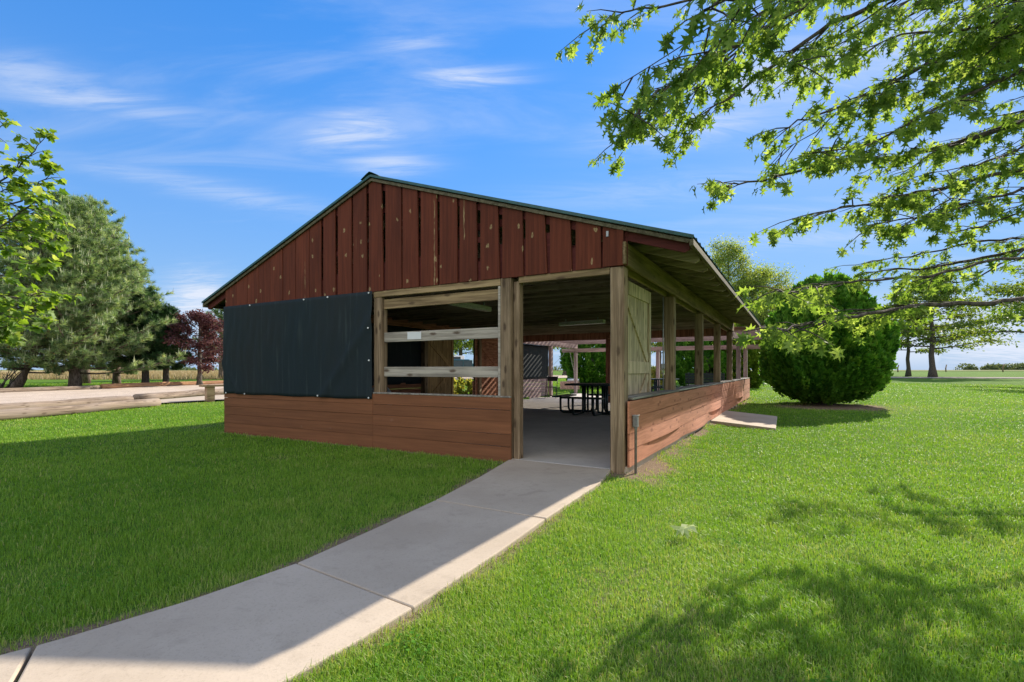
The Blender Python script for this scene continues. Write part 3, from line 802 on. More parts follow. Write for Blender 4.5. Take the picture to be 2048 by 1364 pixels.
def picnic_table(u, v, rz, label):
    x, y, z = at(u, v)
    t = thing('picnic_table', (x, y, z), label, 'picnic table', ANG + rz, 'green metal picnic tables under the pavilion')
    mb = MB(); slab_perforated(mb, .585, .585, .76, .045, (24, 24)); mb.build('tabletop', m_green, t)
    for k in range(4):
        a = k * math.pi / 2; ca, sa = math.cos(a), math.sin(a)
        rot = lambda p: (p[0] * ca - p[1] * sa, p[0] * sa + p[1] * ca, p[2])
        mb = MB(); slab_perforated(mb, .50, .135, .45, .04, (20, 5))
        mb.v = [rot((p[0], p[1] - .84, p[2])) for p in mb.v]; mb.build('seat', m_green, t)
        for sx in (-.26, .26):
            pts = [(sx, -.17, .715), (sx, -.17, .12)]
            pts += [(sx, -.17 - .10 + .10 * math.cos(q), .12 - .10 * math.sin(q)) for q in (.4, .8, 1.2)] + [(sx, -.27, .022), (sx, -.74, .022)]
            pts += [(sx, -.74 - .10 * math.sin(q), .122 - .10 * math.cos(q)) for q in (.4, .8, 1.2)] + [(sx, -.84, .12), (sx, -.84, .41)]
            mb = MB(); mb.tube([rot(p) for p in pts], .029, 8); mb.build('leg', m_green, t)
    return t
picnic_table(-2.80, 6.7, R(0), 'dark green metal picnic table with four seats nearest the open doorway')
picnic_table(-3.0, 14.95, R(4), 'dark green picnic table farther back beneath the pergola rafters')

b = thing('park_bench', at(-1.75, 17.6, .1), 'dark green slatted bench with high backrest behind the pergola posts', 'bench', ANG + R(180))
mb = MB()
for i in range(4): mb.box(-.8, .8, -.2 + i * .11, -.105 + i * .11, .42, .45)
mb.build('seat', m_green, b)
mb = MB()
for i in range(4): mb.box(-.8, .8, .24 + i * .02, .265 + i * .02, .52 + i * .115, .62 + i * .115)
mb.build('backrest', m_green, b)
for sx in (-.65, .65):
    mb = MB(); mb.bar((sx, -.16, 0), (sx, -.16, .42), .05, .05); mb.bar((sx, .2, 0), (sx, .31, .98), .05, .05); mb.bar((sx, -.16, .395), (sx, .22, .395), .05, .05); mb.build('leg', m_green, b)

c = thing('folding_chair', at(-6.75, 12.55), 'thin black folding chair standing before the sun striped screen', 'chair', ANG + R(15))
mb = MB(); mb.box(-.19, .19, -.19, .17, .42, .445); mb.build('seat', m_black, c, .01)
mb = MB(); mb.box(-.2, .2, .20, .225, .66, .84); mb.build('backrest', m_black, c, .01)
for sx in (-.215, .215):
    mb = MB(); mb.tube([(sx, -.24, 0), (sx, .05, .5), (sx, .23, .86)], .013, 7); mb.build('leg', m_black, c)
    mb = MB(); mb.tube([(sx * .92, .26, 0), (sx * .92, -.16, .42)], .013, 7); mb.build('leg', m_black, c)
for (sy, sz) in ((.20, .07), (-.18, .1)): mb = MB(); mb.tube([(-.2, sy, sz), (.2, sy, sz)], .01, 6); mb.build('stretcher', m_black, c)

c = thing('plastic_chair', at(-4.78, 1.3), 'grey plastic chair whose rounded back shows above the front sill', 'chair', ANG + R(200))
mb = MB(); mb.prism(rounded_square(.23, .07), .40, .44, 'z'); mb.build('seat', m_plastic, c, .01)
mb = MB(); k = 13; arc = [(.23 * math.cos(R(180 * i / (k - 1))), .60 + .24 * math.sin(R(180 * i / (k - 1)))) for i in range(k)] + [(-.21, .45), (.21, .45)]
mb.prism(arc, .20, .235, 'y'); mb.build('backrest', m_plastic, c, .012)
for sx in (-.2, .2):
    for sy in (-.19, .19): mb = MB(); mb.tube([(sx, sy, .41), (sx * 1.15, sy * 1.2, 0)], [.026, .018], 8); mb.build('leg', m_plastic, c)

def strip_light(u, v, z, rz, ln, label):
    x, y, _ = at(u, v); t = thing('strip_light', (x, y, z), label, 'light fixture', ANG + rz, 'strip lights under the roof trusses')
    mb = MB(); mb.box(-ln / 2, ln / 2, -.06, .06, .03, .075); mb.build('housing', m_white, t, .004)
    mb = MB(); mb.prism([(-.075, .03), (-.055, -.012), (.055, -.012), (.075, .03)], -ln / 2, ln / 2, 'x'); mb.build('diffuser', m_lens, t, .004)
    for sx in (-.45, .45): mb = MB(); mb.box(sx - .012, sx + .012, -.012, .012, .075, 2.478 - z); mb.build('hanger', m_galv, t)
    return t
strip_light(-3.45, 2.05, 2.32, R(90), 1.24, 'pale strip light seen through the railed window opening')
strip_light(-2.95, 6.15, 2.33, R(-8), 1.24, 'pale strip light hung crosswise in the doorway view')
strip_light(-2.9, 9.3, 2.30, R(80), 1.0, 'short strip light near the back header')
t = thing('smoke_bell', at(-3.45, 9.9, 2.2), 'small brown bell hung under the back header', 'bell', 0)
mb = MB(); mb.tube([(0, 0, .0), (0, 0, .02), (0, 0, .12), (0, 0, .15)], [.085, .08, .05, .01], 12); mb.build('bell_body', m_inner, t)
mb = MB(); mb.tube([(0, 0, .15), (0, 0, .28)], .006, 5); mb.tube([(0, 0, -.05), (0, 0, 0)], .012, 5); mb.build('cord', m_black, t)

x, y, _ = at(-3.02, .028)
mb = MB(); mb.box(-.125, .125, -.006, -.001, -.052, .052); s = mb.build('notice', m_white, None, .001)
s.location = (x, y, 1.683); s.rotation_euler = (0, R(.8), ANG)
tag(s, 'blank white notice card fixed to the middle grey rail', 'sign')

m_grey = plain('weathered_grey_metal', (.21, .21, .20), .6, .2, .4)
e = thing('outlet_post', at(.085, .12, 0), 'grey outdoor outlet box on a short conduit beside the corner post', 'outlet box', ANG)
mb = MB(); mb.box(-.028, .028, -.028, .028, .565, .69); mb.build('box', m_grey, e, .005)
mb = MB(); mb.prism([(-.032, .69), (.034, .69), (.038, .70), (-.032, .70)], -.031, .031, 'y'); mb.build('lid', m_galv, e, .003)
mb = MB(); mb.tube([(0, 0, -.08), (0, 0, .54), (0, 0, .545), (0, 0, .565)], [.0145, .0145, .02, .02], 10); mb.build('conduit', m_grey, e)

# bench by the walkway
b = thing('plank_bench', (-9.40, 17.45, gz(-9.4, 17.5)), 'plain timber plank bench on stout post legs beside the gravel', 'bench', R(47))
mb = MB(); mb.box(-1.3, 1.3, -.17, .17, .50, .57); mb.build('seat', m_bench, b, .008)
for sx in (-1.02, 1.02): mb = MB(); mb.box(sx - .12, sx + .12, -.12, .12, -.1, .499); mb.build('leg', m_bench, b, .008)

def log(a, b, r0, r1, m, label, group, sink=.2):
    a = Vector((a[0], a[1], gz(*a) + r0 * (1 - sink))); b = Vector((b[0], b[1], gz(*b) + r1 * (1 - sink)))
    n = 16; pts = []; rad = []; ln = (b - a).length
    for i in range(n):
        t = i / (n - 1); pts.append(a.lerp(b, t) - a + Vector((uni(-.02, .02), uni(-.02, .02), uni(-.012, .012) + gz(*(a.lerp(b, t)).xy) - (gz(*a.xy) * (1 - t) + gz(*b.xy) * t))))
        rad.append((r0 * (1 - t) + r1 * t) * uni(.96, 1.05))
    d = (b - a).normalized(); rz = math.atan2(d.y, d.x)
    mb = MB(); inv = Matrix.Rotation(-rz, 3, 'Z'); mb.tube([inv @ p for p in pts], rad, 16)
    o = mb.build('log', m); o.location = a; o.rotation_euler = (0, 0, rz)
    return tag(o, label, 'log', group)
lg = 'peeled logs edging the gravel strip'
log((-12.9, 4.0), (-10.55, 14.9), .15, .125, m_log, 'thick pale peeled log lying nearest on the lawn edge', lg)
log((-13.45, 7.0), (-12.50, 16.4), .15, .14, m_log, 'pale log just behind the thick near log across the walkway', lg)
log((-12.46, 16.55), (-11.5, 27.5), .15, .14, m_log, 'pale log running on behind the plank bench', lg)
log((-24.5, 15.5), (-21.15, 25.6), .14, .12, m_log, 'greyish far log below the leaning pine trunk', lg)
log((-21.1, 25.7), (-17.2, 38), .15, .13, m_logred, 'orange brown far log ending in a dark cut face', lg)

# brick pedestal with cap stone and a thin bowed pole, seen through the open pergola bay
x, y = 3.0, 25.2
p = thing('brick_pedestal', (x, y, gz(x, y)), 'low reddish brick pedestal with rounded white cap stone beyond the pergola', 'pedestal', ANG)
m_brick = plain('red_brick', (.50, .30, .23), .9, 0, .2, 22, .35, .4)
mb = MB(); mb.box(-.55, .35, -.2, .2, -.1, .40); mb.build('brick_base', m_brick, p, .02)
mb = MB(); mb.tube([(-.2, 0, .47), (.38, 0, .47)], [.07, .07], 10); mb.build('cap_stone', m_white, p)
for (a, bb) in (((2.9, 25.9), (3.55, 25.2)), ):
    q = thing('garden_pole', (a[0], a[1], gz(*a)), 'slender pale bowed pole beside the brick pedestal', 'pole')
    mb = MB(); mb.tube([(0, 0, 2.35), (.1, 0, 1.9), (.28, -.1, 1.0), (.36, -.2, .2), (.36, -.2, -.1)], .014, 6); mb.build('shaft', m_rail, q)
    mb = MB(); mb.tube([(0, 0, 2.3), (-.25, 0, 1.75), (-.85, 0, 1.15), (-.55, 0, .95), (.34, -.2, .45)], .008, 5); mb.build('wire', m_galv, q)

# vehicles parked beyond the side doorway
m_paintw = plain('white_car_paint', (.72, .72, .73), .3, 0, .5, 3, .03, 0)
m_paintb = plain('teal_car_paint', (.02, .10, .12), .3, .2, .5, 3, .05, 0)
m_glass = plain('car_glass', (.03, .05, .06), .1, 0, .6, 3, .05, 0)
m_tyre = plain('tyre_rubber', (.02, .02, .02), .8)
def vehicle(name, x, y, rz, prof, cab, wdt, m, label, cat):
    t = thing(name, (x, y, gz(x, y) + .05), label, cat, rz, 'vehicles parked on the gravel drive')
    mb = MB(); mb.prism(prof, -wdt / 2, wdt / 2, 'y'); mb.build('body', m, t, .06)
    mb = MB(); mb.prism(cab, -wdt / 2 + .08, wdt / 2 - .08, 'y'); cb = mb.build('cabin', m, t, .06)
    zs = max(q[1] for q in cab); z0 = min(q[1] for q in cab) + .05; x0 = min(q[0] for q in cab); x1 = max(q[0] for q in cab)
    for sy in (-1, 1):
        yy = sy * (wdt / 2 - .075); nw = 3
        for i in range(nw):
            a = x0 + .35 + (x1 - x0 - .7) * i / nw; bq = x0 + .35 + (x1 - x0 - .7) * (i + 1) / nw - .08
            mb = MB(); mb.box(a, bq, min(yy, yy + sy * .01), max(yy, yy + sy * .01), z0 + .03, zs - .12); mb.build('window', m_glass, t, .004)
        xs0 = min(q[0] for q in prof); xs1 = max(q[0] for q in prof)
        for wx in (xs0 + .85, xs1 - .85):
            mb = MB(); mb.tube([(wx, sy * (wdt / 2 - .2), .34), (wx, sy * (wdt / 2 + .01), .34)], .34, 18); wl = mb.build('wheel', m_tyre, t)
            mb = MB(); mb.tube([(wx, sy * (wdt / 2 + .005), .34), (wx, sy * (wdt / 2 + .02), .34)], .2, 14); mb.build('rim', m_galv, wl)
        for hx in (xs0 + .02, xs1 - .02):
            mb = MB(); mb.box(hx - .04, hx + .04, sy * wdt * .36 - .14, sy * wdt * .36 + .14, .72, .86); mb.build('headlight', m_white, t, .02)
    return t
vehicle('parked_suv', -3.95, 44, R(150), [(-2.3, .35), (-2.35, .9), (-1.9, 1.05), (2.2, 1.05), (2.3, .8), (2.3, .35)], [(-1.5, 1.0), (-.75, 1.68), (1.9, 1.72), (2.2, 1.0)], 1.85, m_paintb, 'dark teal parked car seen through the far side doorway', 'car')
vehicle('parked_van', -7.3, 50, R(10), [(-2.5, .4), (-2.55, 1.1), (2.5, 1.1), (2.55, .4)], [(-2.0, 1.05), (-1.6, 2.12), (2.45, 2.15), (2.52, 1.05)], 2.0, m_paintw, 'white parked van beyond the far side doorway', 'van')

# fence posts along the far field, and a stake in the lawn
for (X, Yp, Y, ln, lean) in ((1796, 727, 104, 1.5, .25), (1892, 728, 110, 1.6, .22), (2006, 729, 106, 1.75, .35)):
    xx = (X - 1024) / 1000 * Y; mb = MB(); mb.tube([(0, 0, -.2), (-.06, 0, ln * .5), (lean - .1, 0, ln)], [.13, .12, .10], 7)
    o = mb.build('fence_post', m_post); o.location = (xx, Y, gz(xx, Y))
    tag(o, {1796: 'leaning wooden fence post at the field edge right beside the globe shrub', 1892: 'leaning wooden fence post standing just right of the big oak trunk', 2006: 'leaning wooden fence post in front of the distant woods'}[X], 'fence post', 'fence posts along the far field')
x, y = 14.85, 29.5
mb = MB(); mb.tube([(0, 0, -.1), (0, 0, .80)], .035, 8); o = mb.build('stake', m_galv); o.location = (x, y, gz(x, y))
tag(o, 'thin grey stake standing in the lawn left of the globe shrub', 'stake')

# a fallen leaf on the lawn
m_fallen = leafmat('fallen_leaf', [(.42, .50, .20), (.58, .62, .34)], .3, (1.2, 1.2, .7))
tv, tf = leaf_template([(.03, .12), (.30, .08), (.12, .30), (.50, .45), (.14, .55), (.34, .82), (.10, .74)], -.35, 0)
tv = tv.copy(); tv[:, 2] += .07 * np.sin(tv[:, 1] * 7) + .16
V, F = scatter(tv, tf, np.array([[.09, .01, .02], [.03, .0, .03]]), np.array([[-1, .1, .0], [-.9, -.4, .0]]), np.array([[0, -.25, 1], [0, -.3, 1]]), np.array([.20, .13]))
o = bulk('fallen_leaf', V, F, m_fallen, RNG.uniform(0, 1, len(F))); x, y = 1.215, 3.5; o.location = (x, y, gz(x, y) + .035)
tag(o, 'large pale curled leaf lying upside down on the sunny grass', 'leaf')
# ------------------------------------------------------------------ trees and shrubs
m_barkp = barkmat('pine_bark', (.09, .065, .05), (.25, .19, .155), 6)
m_barkd = barkmat('dark_bark', (.05, .042, .035), (.135, .115, .095), 6)
m_barkg = barkmat('grey_bark', (.06, .052, .042), (.16, .14, .115), 8)
m_needle = leafmat('pine_needles', [(.07, .14, .055), (.17, .27, .105), (.31, .42, .175), (.44, .52, .27)], .34, (1.2, 1.2, .6), .45, .4)
m_needled = leafmat('dark_needles', [(.018, .055, .02), (.04, .095, .03), (.065, .13, .042)], .25, (1.2, 1.3, .6))
m_spruce = leafmat('blue_spruce_needles', [(.05, .085, .085), (.09, .13, .13)], .2)
m_candle = plain('pine_candle', (.34, .37, .22), .7, 0, .2, 20, .2, 0)
m_cone = plain('pollen_cone', (.42, .24, .07), .8, 0, .2, 20, .3, 0)
m_arbo = leafmat('arborvitae_sprays', [(.032, .118, .016), (.076, .21, .026), (.135, .30, .036), (.24, .40, .06)], .38, (1.3, 1.3, .5), .5, .2)
m_arboy = leafmat('golden_arborvitae_sprays', [(.06, .13, .012), (.14, .22, .02), (.28, .34, .04)], .25, (1.3, 1.2, .5))
m_plum = leafmat('purple_leaves', [(.055, .022, .028), (.105, .038, .045), (.18, .085, .085), (.26, .15, .10)], .3, (1.3, 1.0, .9))
m_mid = leafmat('mid_green_leaves', [(.055, .11, .016), (.11, .18, .028), (.17, .25, .05), (.24, .31, .085)], .45)
m_light = leafmat('light_green_leaves', [(.11, .19, .04), (.19, .28, .065), (.28, .36, .11), (.37, .42, .17)], .5)
m_gold = leafmat('yellowish_leaves', [(.20, .24, .05), (.32, .33, .09), (.44, .34, .14)], .5)
m_oakleaf = leafmat('oak_leaves', [(.075, .14, .028), (.14, .23, .045), (.235, .335, .08), (.35, .44, .14)], .62, (1.45, 1.4, .65), .55, .1)
m_mapleleaf = leafmat('sycamore_leaves', [(.07, .15, .022), (.13, .235, .036), (.21, .32, .075), (.32, .40, .17)], .52, (1.8, 1.6, .5), .45, .3)
m_far = leafmat('distant_foliage', [(.08, .12, .06), (.13, .17, .09)], .3)

def cyl_dir(a, el): return np.column_stack([np.cos(a) * np.cos(el), np.sin(a) * np.cos(el), np.sin(el)])
def needles(P, D, K, ln, wd, spread, shoot):
    n = len(P); D = unit(D)
    ref = np.where(np.abs(D[:, 2:3]) > .9, np.array([[1., 0, 0]]), np.array([[0, 0, 1.]]))
    A = unit(np.cross(D, ref)); B = np.cross(D, A)
    P_ = np.repeat(P, K, 0); D_ = np.repeat(D, K, 0); A_ = np.repeat(A, K, 0); B_ = np.repeat(B, K, 0)
    a = RNG.uniform(0, 2 * np.pi, n * K)[:, None]; t = RNG.uniform(0, 1, n * K)[:, None]; sp = RNG.uniform(.5, 1.15, n * K)[:, None] * spread
    nd = D_ * np.cos(sp) + (A_ * np.cos(a) + B_ * np.sin(a)) * np.sin(sp)
    base = P_ - D_ * shoot * (1 - t)
    return scatter(NEEDLE[0] * np.array([wd / ln, 1, 1]), NEEDLE[1], base, nd, RNG.normal(0, 1, (n * K, 3)), ln * RNG.uniform(.7, 1.15, n * K))

def pine(name, label, x, y, h, rad, zlow, tr, nb, lean=(0, 0), mats=None, K=36, ln=.27, wd=.024, candles=.3, cones=.0, group=None, bark=None, droop=.0, sub=7, topexp=.8):
    root = thing(name, (x, y, gz(x, y)), label, 'tree', 0, group)
    tb = MB(); lx, ly = lean
    tp = lambda z: np.array([lx * (1 - math.exp(-z / 1.4)), ly * (1 - math.exp(-z / 1.4)), z])
    zs = np.linspace(-.2, h * .97, 12)
    tb.tube([tp(max(z, 0)) + np.array([0, 0, min(z, 0)]) for z in zs], [tr * (1.25 if z <= 0 else 1) * (1 - .93 * max(z, 0) / h) + .012 for z in zs], 12)
    PP = []; DD = []
    for i in range(nb):
        q = (i + .5) / nb; z = zlow + (h * .97 - zlow) * q ** .9; a = i * 2.39996 + uni(-.3, .3)
        L_ = rad * (1 - q) ** topexp * uni(.62, 1.2) + .25
        if q < .12: L_ *= uni(.65, 1.05)
        el0 = -.12 - droop + .75 * q
        p0 = tp(z); d = np.array([math.cos(a), math.sin(a), 0]); pts = []
        for t in np.linspace(0, 1, 6): pts.append(p0 + d * L_ * t + np.array([0, 0, L_ * (math.tan(el0) * t * .8 + .28 * t * t)]))
        tb.tube(pts, [max(.012, tr * .22 * (1 - q * .6) * (1 - .85 * t)) for t in np.linspace(0, 1, 6)], 6)
        nsub = max(3, int(sub * (.5 + L_ / rad)))
        for k in range(nsub):
            t = uni(.28, 1.0) if k else 1.0
            j = min(4, int(t * 5)); f = t * 5 - j; c = pts[j] * (1 - f) + pts[j + 1] * f
            s = (1 if k % 2 else -1) * uni(.5, 1.2); sd = np.array([math.cos(a + s), math.sin(a + s), uni(.05, .5)])
            sl = L_ * uni(.15, .36) * (1.15 - .5 * t) if k else .12
            e = c + sd * sl
            if sl > .3: tb.tube([c, c + sd * sl * .5 + np.array([0, 0, -.02]), e], [.016, .012, .008], 4)
            for m_ in range(3 if sl > .25 else 2):
                ff = 1 - m_ * .36; pos = c + (e - c) * ff + RNG.normal(0, .05, 3)
                PP.append(pos); DD.append(sd + np.array([0, 0, .35]) + RNG.normal(0, .3, 3))
    tb.build('trunk', bark or m_barkp, root)
    PP = np.array(PP); DD = np.array(DD)
    V, F = needles(PP, DD, K, ln, wd, 1.0, .20)
    tone = np.repeat(np.clip(RNG.normal(.48, .27, len(PP)), 0, 1), K) + RNG.normal(0, .12, len(PP) * K)
    Vs, Fs, T, MI = [V], [F], [np.clip(tone, 0, 1)], [np.zeros(len(F))]; off = len(V)
    if candles > 0:
        s = RNG.uniform(0, 1, len(PP)) < candles; cp = PP[s]; n = len(cp)
        ct = np.array([(-.5, 0, 0), (.5, 0, 0), (0, 0, .5), (0, 1, 0)]); cf = np.array([(0, 1, 3), (1, 2, 3), (2, 0, 3)])
        for rep in range(2):
            V2, F2 = scatter(ct * np.array([.15, 1, .15]), cf, cp + RNG.normal(0, .03, (n, 3)), np.column_stack([RNG.normal(0, .1, n), RNG.normal(0, .1, n), np.ones(n)]), RNG.normal(0, 1, (n, 3)), RNG.uniform(.18, .42, n))
            Vs.append(V2); Fs.append(F2 + off); T.append(np.full(len(F2), .5)); MI.append(np.ones(len(F2))); off += len(V2)
    if cones > 0:
        s = (RNG.uniform(0, 1, len(PP)) < cones) & (PP[:, 2] < h * .45); cp = PP[s]; n = len(cp)
        if n:
            V2, F2 = needles(cp, DD[s], 12, .07, .035, 1.1, .06); Vs.append(V2); Fs.append(F2 + off); T.append(np.full(len(F2), .5)); MI.append(np.full(len(F2), 2))
    bulk('crown', np.vstack(Vs), np.vstack(Fs), mats or [m_needle, m_candle, m_cone], np.concatenate(T), root, np.concatenate(MI))
    return root

PG = 'pines beyond the gravel strip'
pine('pine_tree', 'big shaggy pine with straight thick trunk and orange pollen cones, behind the far logs', -23.6, 27.0, 9.9, 4.3, .75, .26, 136, group=PG, cones=.22, candles=.34, sub=11, topexp=.62)
pine('pine_tree', 'shaggy pine on a leaning trunk at the left behind the sycamore twigs', -25.6, 25.6, 8.4, 3.7, .8, .22, 104, (1.5, 0), group=PG, cones=.15, candles=.3, sub=10, topexp=.62)
pine('pine_tree', 'slender pine with long side shoots standing right of the big pine', -24.2, 30.6, 7.9, 2.6, .7, .20, 96, group=PG, cones=.1, candles=.34, sub=10, topexp=.62)
pine('pine_tree', 'pine with tall ragged top rising behind the big pine', -28.6, 33.5, 12.4, 3.8, 2.0, .26, 90, group=PG, candles=.2, sub=9, topexp=.6)
pine('juniper_tree', 'dark green juniper with twin look between the pines and the purple tree', -21.7, 29.6, 5.6, 1.7, 1.0, .19, 90, group=None, mats=[m_needled, m_needled, m_needled], bark=m_barkd, candles=0, ln=.2, wd=.03, sub=9)
pine('juniper_tree', 'narrow dark juniper just left of the purple leaved tree', -20.9, 30.2, 4.7, 1.25, 1.0, .17, 70, mats=[m_needled, m_needled, m_needled], bark=m_barkd, candles=0, ln=.2, wd=.03, sub=9)
pine('pine_tree', 'distant pale green pine rising behind the purple tree', -25.6, 44, 7.2, 2.1, 1.2, .2, 50, group=PG, candles=.1, K=26, wd=.025)
pine('pine_tree', 'blue green pine half hidden behind the pavilion front left corner', -24.3, 44.5, 7.6, 2.0, 1.5, .2, 52, group=PG, candles=0, K=30, wd=.025, mats=[m_needled, m_candle, m_cone])
pine('spruce_tree', 'small blue spruce top between the pale trees and the globe shrub', 28.4, 50, 9.2, 2.6, 2.0, .2, 54, mats=[m_spruce, m_spruce, m_spruce], bark=m_barkd, candles=0, K=22, ln=.3, wd=.06, sub=5)

def tree(name, label, x, y, h, tr, base, rad, nleaf, leaf, mats, limbs=26, up=.55, shape=None, flat=.45, bark=None, group=None, lean=0, tone=(.45, .25), clump=.5, sg=.085):
    root = thing(name, (x, y, gz(x, y)), label, 'tree', 0, group)
    tb = MB(); shape = shape or (lambda q: math.sin(math.pi * (.12 + .83 * q)) ** .7)
    zs = np.linspace(-.15, h * .93, 10)
    wob = [uni(-.06, .06) * h * .1 for _ in zs]
    cen = lambda z: np.array([lean * z / h + np.interp(z, zs, wob), np.interp(z, zs, wob[::-1]), z])
    tb.tube([cen(z) for z in zs], [tr * (1.7 if z < 0 else 1.0) * (1 - .9 * max(0, z) / h) + .015 for z in zs], 12)
    tips = []
    for i in range(limbs):
        q = (i + .5) / limbs; z = base + (h * .9 - base) * q; a = i * 2.39996 + uni(-.4, .4)
        L_ = rad * shape(q) * uni(.8, 1.15); s = up * (.4 + .9 * q) + uni(-.1, .15)
        d = np.array([math.cos(a), math.sin(a), 0]); pts = [cen(z) + d * L_ * t + np.array([0, 0, L_ * s * (t - .25 * t * t)]) + RNG.normal(0, .03 * L_, 3) * t for t in np.linspace(0, 1, 5)]
        tb.tube(pts, [max(.012, tr * .30 * (1 - .6 * q) * (1 - .9 * t)) for t in np.linspace(0, 1, 5)], 6)
        for k in range(9):
            t = uni(.25, 1.0); j = min(3, int(t * 4)); f = t * 4 - j; c = pts[j] * (1 - f) + pts[j + 1] * f
            aa = a + uni(-1.3, 1.3); e = c + np.array([math.cos(aa), math.sin(aa), uni(-.15, .45)]) * L_ * uni(.15, .38)
            tb.tube([c, (c + e) / 2 + RNG.normal(0, .03, 3), e], [.018, .013, .006], 4)
            tips.append((c, e))
    for k in range(10): c = cen(h * .93); e = c + RNG.normal(0, 1, 3) * np.array([.3, .3, .2]) * rad * .4 + np.array([0, 0, .05 * h]); tips.append((c, e))
    tb.build('trunk', bark or m_barkg, root)
    A = np.array([t[0] for t in tips]); B = np.array([t[1] for t in tips])
    w = np.clip(RNG.normal(1, clump, len(tips)), .05, 3); w /= w.sum()
    ix = RNG.choice(len(tips), nleaf, p=w); t = RNG.uniform(.1, 1.1, nleaf)[:, None]
    sig = rad * sg
    P = A[ix] * (1 - t) + B[ix] * t + RNG.normal(0, 1, (nleaf, 3)) * np.array([sig, sig, sig * flat])
    D = np.column_stack([RNG.normal(0, 1, nleaf), RNG.normal(0, 1, nleaf), RNG.normal(-.3, .6, nleaf)])
    Nn = np.column_stack([RNG.normal(0, .6, nleaf), RNG.normal(0, .6, nleaf), np.ones(nleaf)])
    V, F = scatter(DIAM[0], DIAM[1], P, D, Nn, leaf * RNG.uniform(.6, 1.3, nleaf))
    tn = np.clip(RNG.normal(tone[0], tone[1], nleaf), 0, 1)
    bulk('crown', V, F, mats, np.repeat(tn, 2), root)
    return root
conic = lambda q: (1 - q) ** .75 * .95 + .08
tree('purple_leaf_tree', 'purple leaved ornamental tree beside the left front corner of the pavilion', -19.0, 30.4, 4.4, .13, .9, 1.6, 12000, .13, m_plum, 26, .9, bark=m_barkg, flat=.8, clump=.7)
OG = 'oaks along the far road'
tree('oak_tree', 'large spreading oak with flared grey trunk by the far road', 46.2, 55, 12.3, .29, 3.0, 5.6, 15000, .27, m_mid, 34, .22, lambda q: (1 - q) ** .8 + .1, .35, group=OG, clump=.8)
tree('oak_tree', 'smaller oak with thin trunk left of the spreading oak', 47.5, 60, 10.4, .21, 2.8, 4.2, 9000, .27, m_mid, 28, .25, lambda q: (1 - q) ** .8 + .1, .35, group=OG, clump=.8)
tree('oak_tree', 'oak at the right picture edge showing only its left boughs', 33.5, 30.5, 9.0, .3, 3.0, 4.3, 9500, .20, m_mid, 30, .22, lambda q: (1 - q) ** .7 + .1, .35, group=OG, clump=.8)
LG = 'pale trees behind the pavilion'
tree('poplar_tree', 'tall narrow pale green tree rising behind the eave', 17.3, 40, 11.2, .2, 1.8, 2.1, 26000, .13, m_light, 40, .9, lambda q: math.sin(math.pi * (.2 + .72 * q)) ** .6, .9, group=LG, clump=.4, sg=.15)
tree('birch_tree', 'pale green rounded tree right of the tall narrow one', 20.1, 40.5, 9.0, .2, 1.3, 2.6, 30000, .13, m_light, 40, .8, None, .9, group=LG, clump=.4, sg=.14)
tree('birch_tree', 'yellowish pale tree with orange tinted crown edge', 22.6, 42, 7.6, .16, 1.1, 2.2, 20000, .13, m_gold, 34, .8, None, .9, group=LG, clump=.4, sg=.14)
tree('shade_tree', 'dark trunked tree seen low past the pergola corner', 20.8, 42.5, 6.0, .36, 1.9, 2.6, 8000, .17, m_mid, 22, .4, None, .6, bark=m_barkd)
tree('shade_tree', 'broad tree with forked trunk framed by the open pergola bay', 6.5, 60, 8.2, .32, 2.9, 3.6, 10000, .26, m_light, 24, .5, None, .6, bark=m_barkd)
tree('shade_tree', 'bright green tree seen between the pergola back post and side posts', 18.3, 62, 8.0, .26, 2.6, 3.0, 8000, .26, m_mid, 22, .5, None, .6, bark=m_barkd)
tree('shade_tree', 'tree with yellow tinged crown above the parked vehicles', -6.6, 64, 9.0, .3, 2.6, 4.6, 12000, .28, [m_mid], 26, .5, None, .6, tone=(.65, .25))
tree('shade_tree', 'dark tree overlapping the yellow tinged one over the white van', -10.2, 68, 9.5, .3, 2.0, 3.6, 10000, .28, [m_mid], 26, .5, None, .6, tone=(.3, .2))

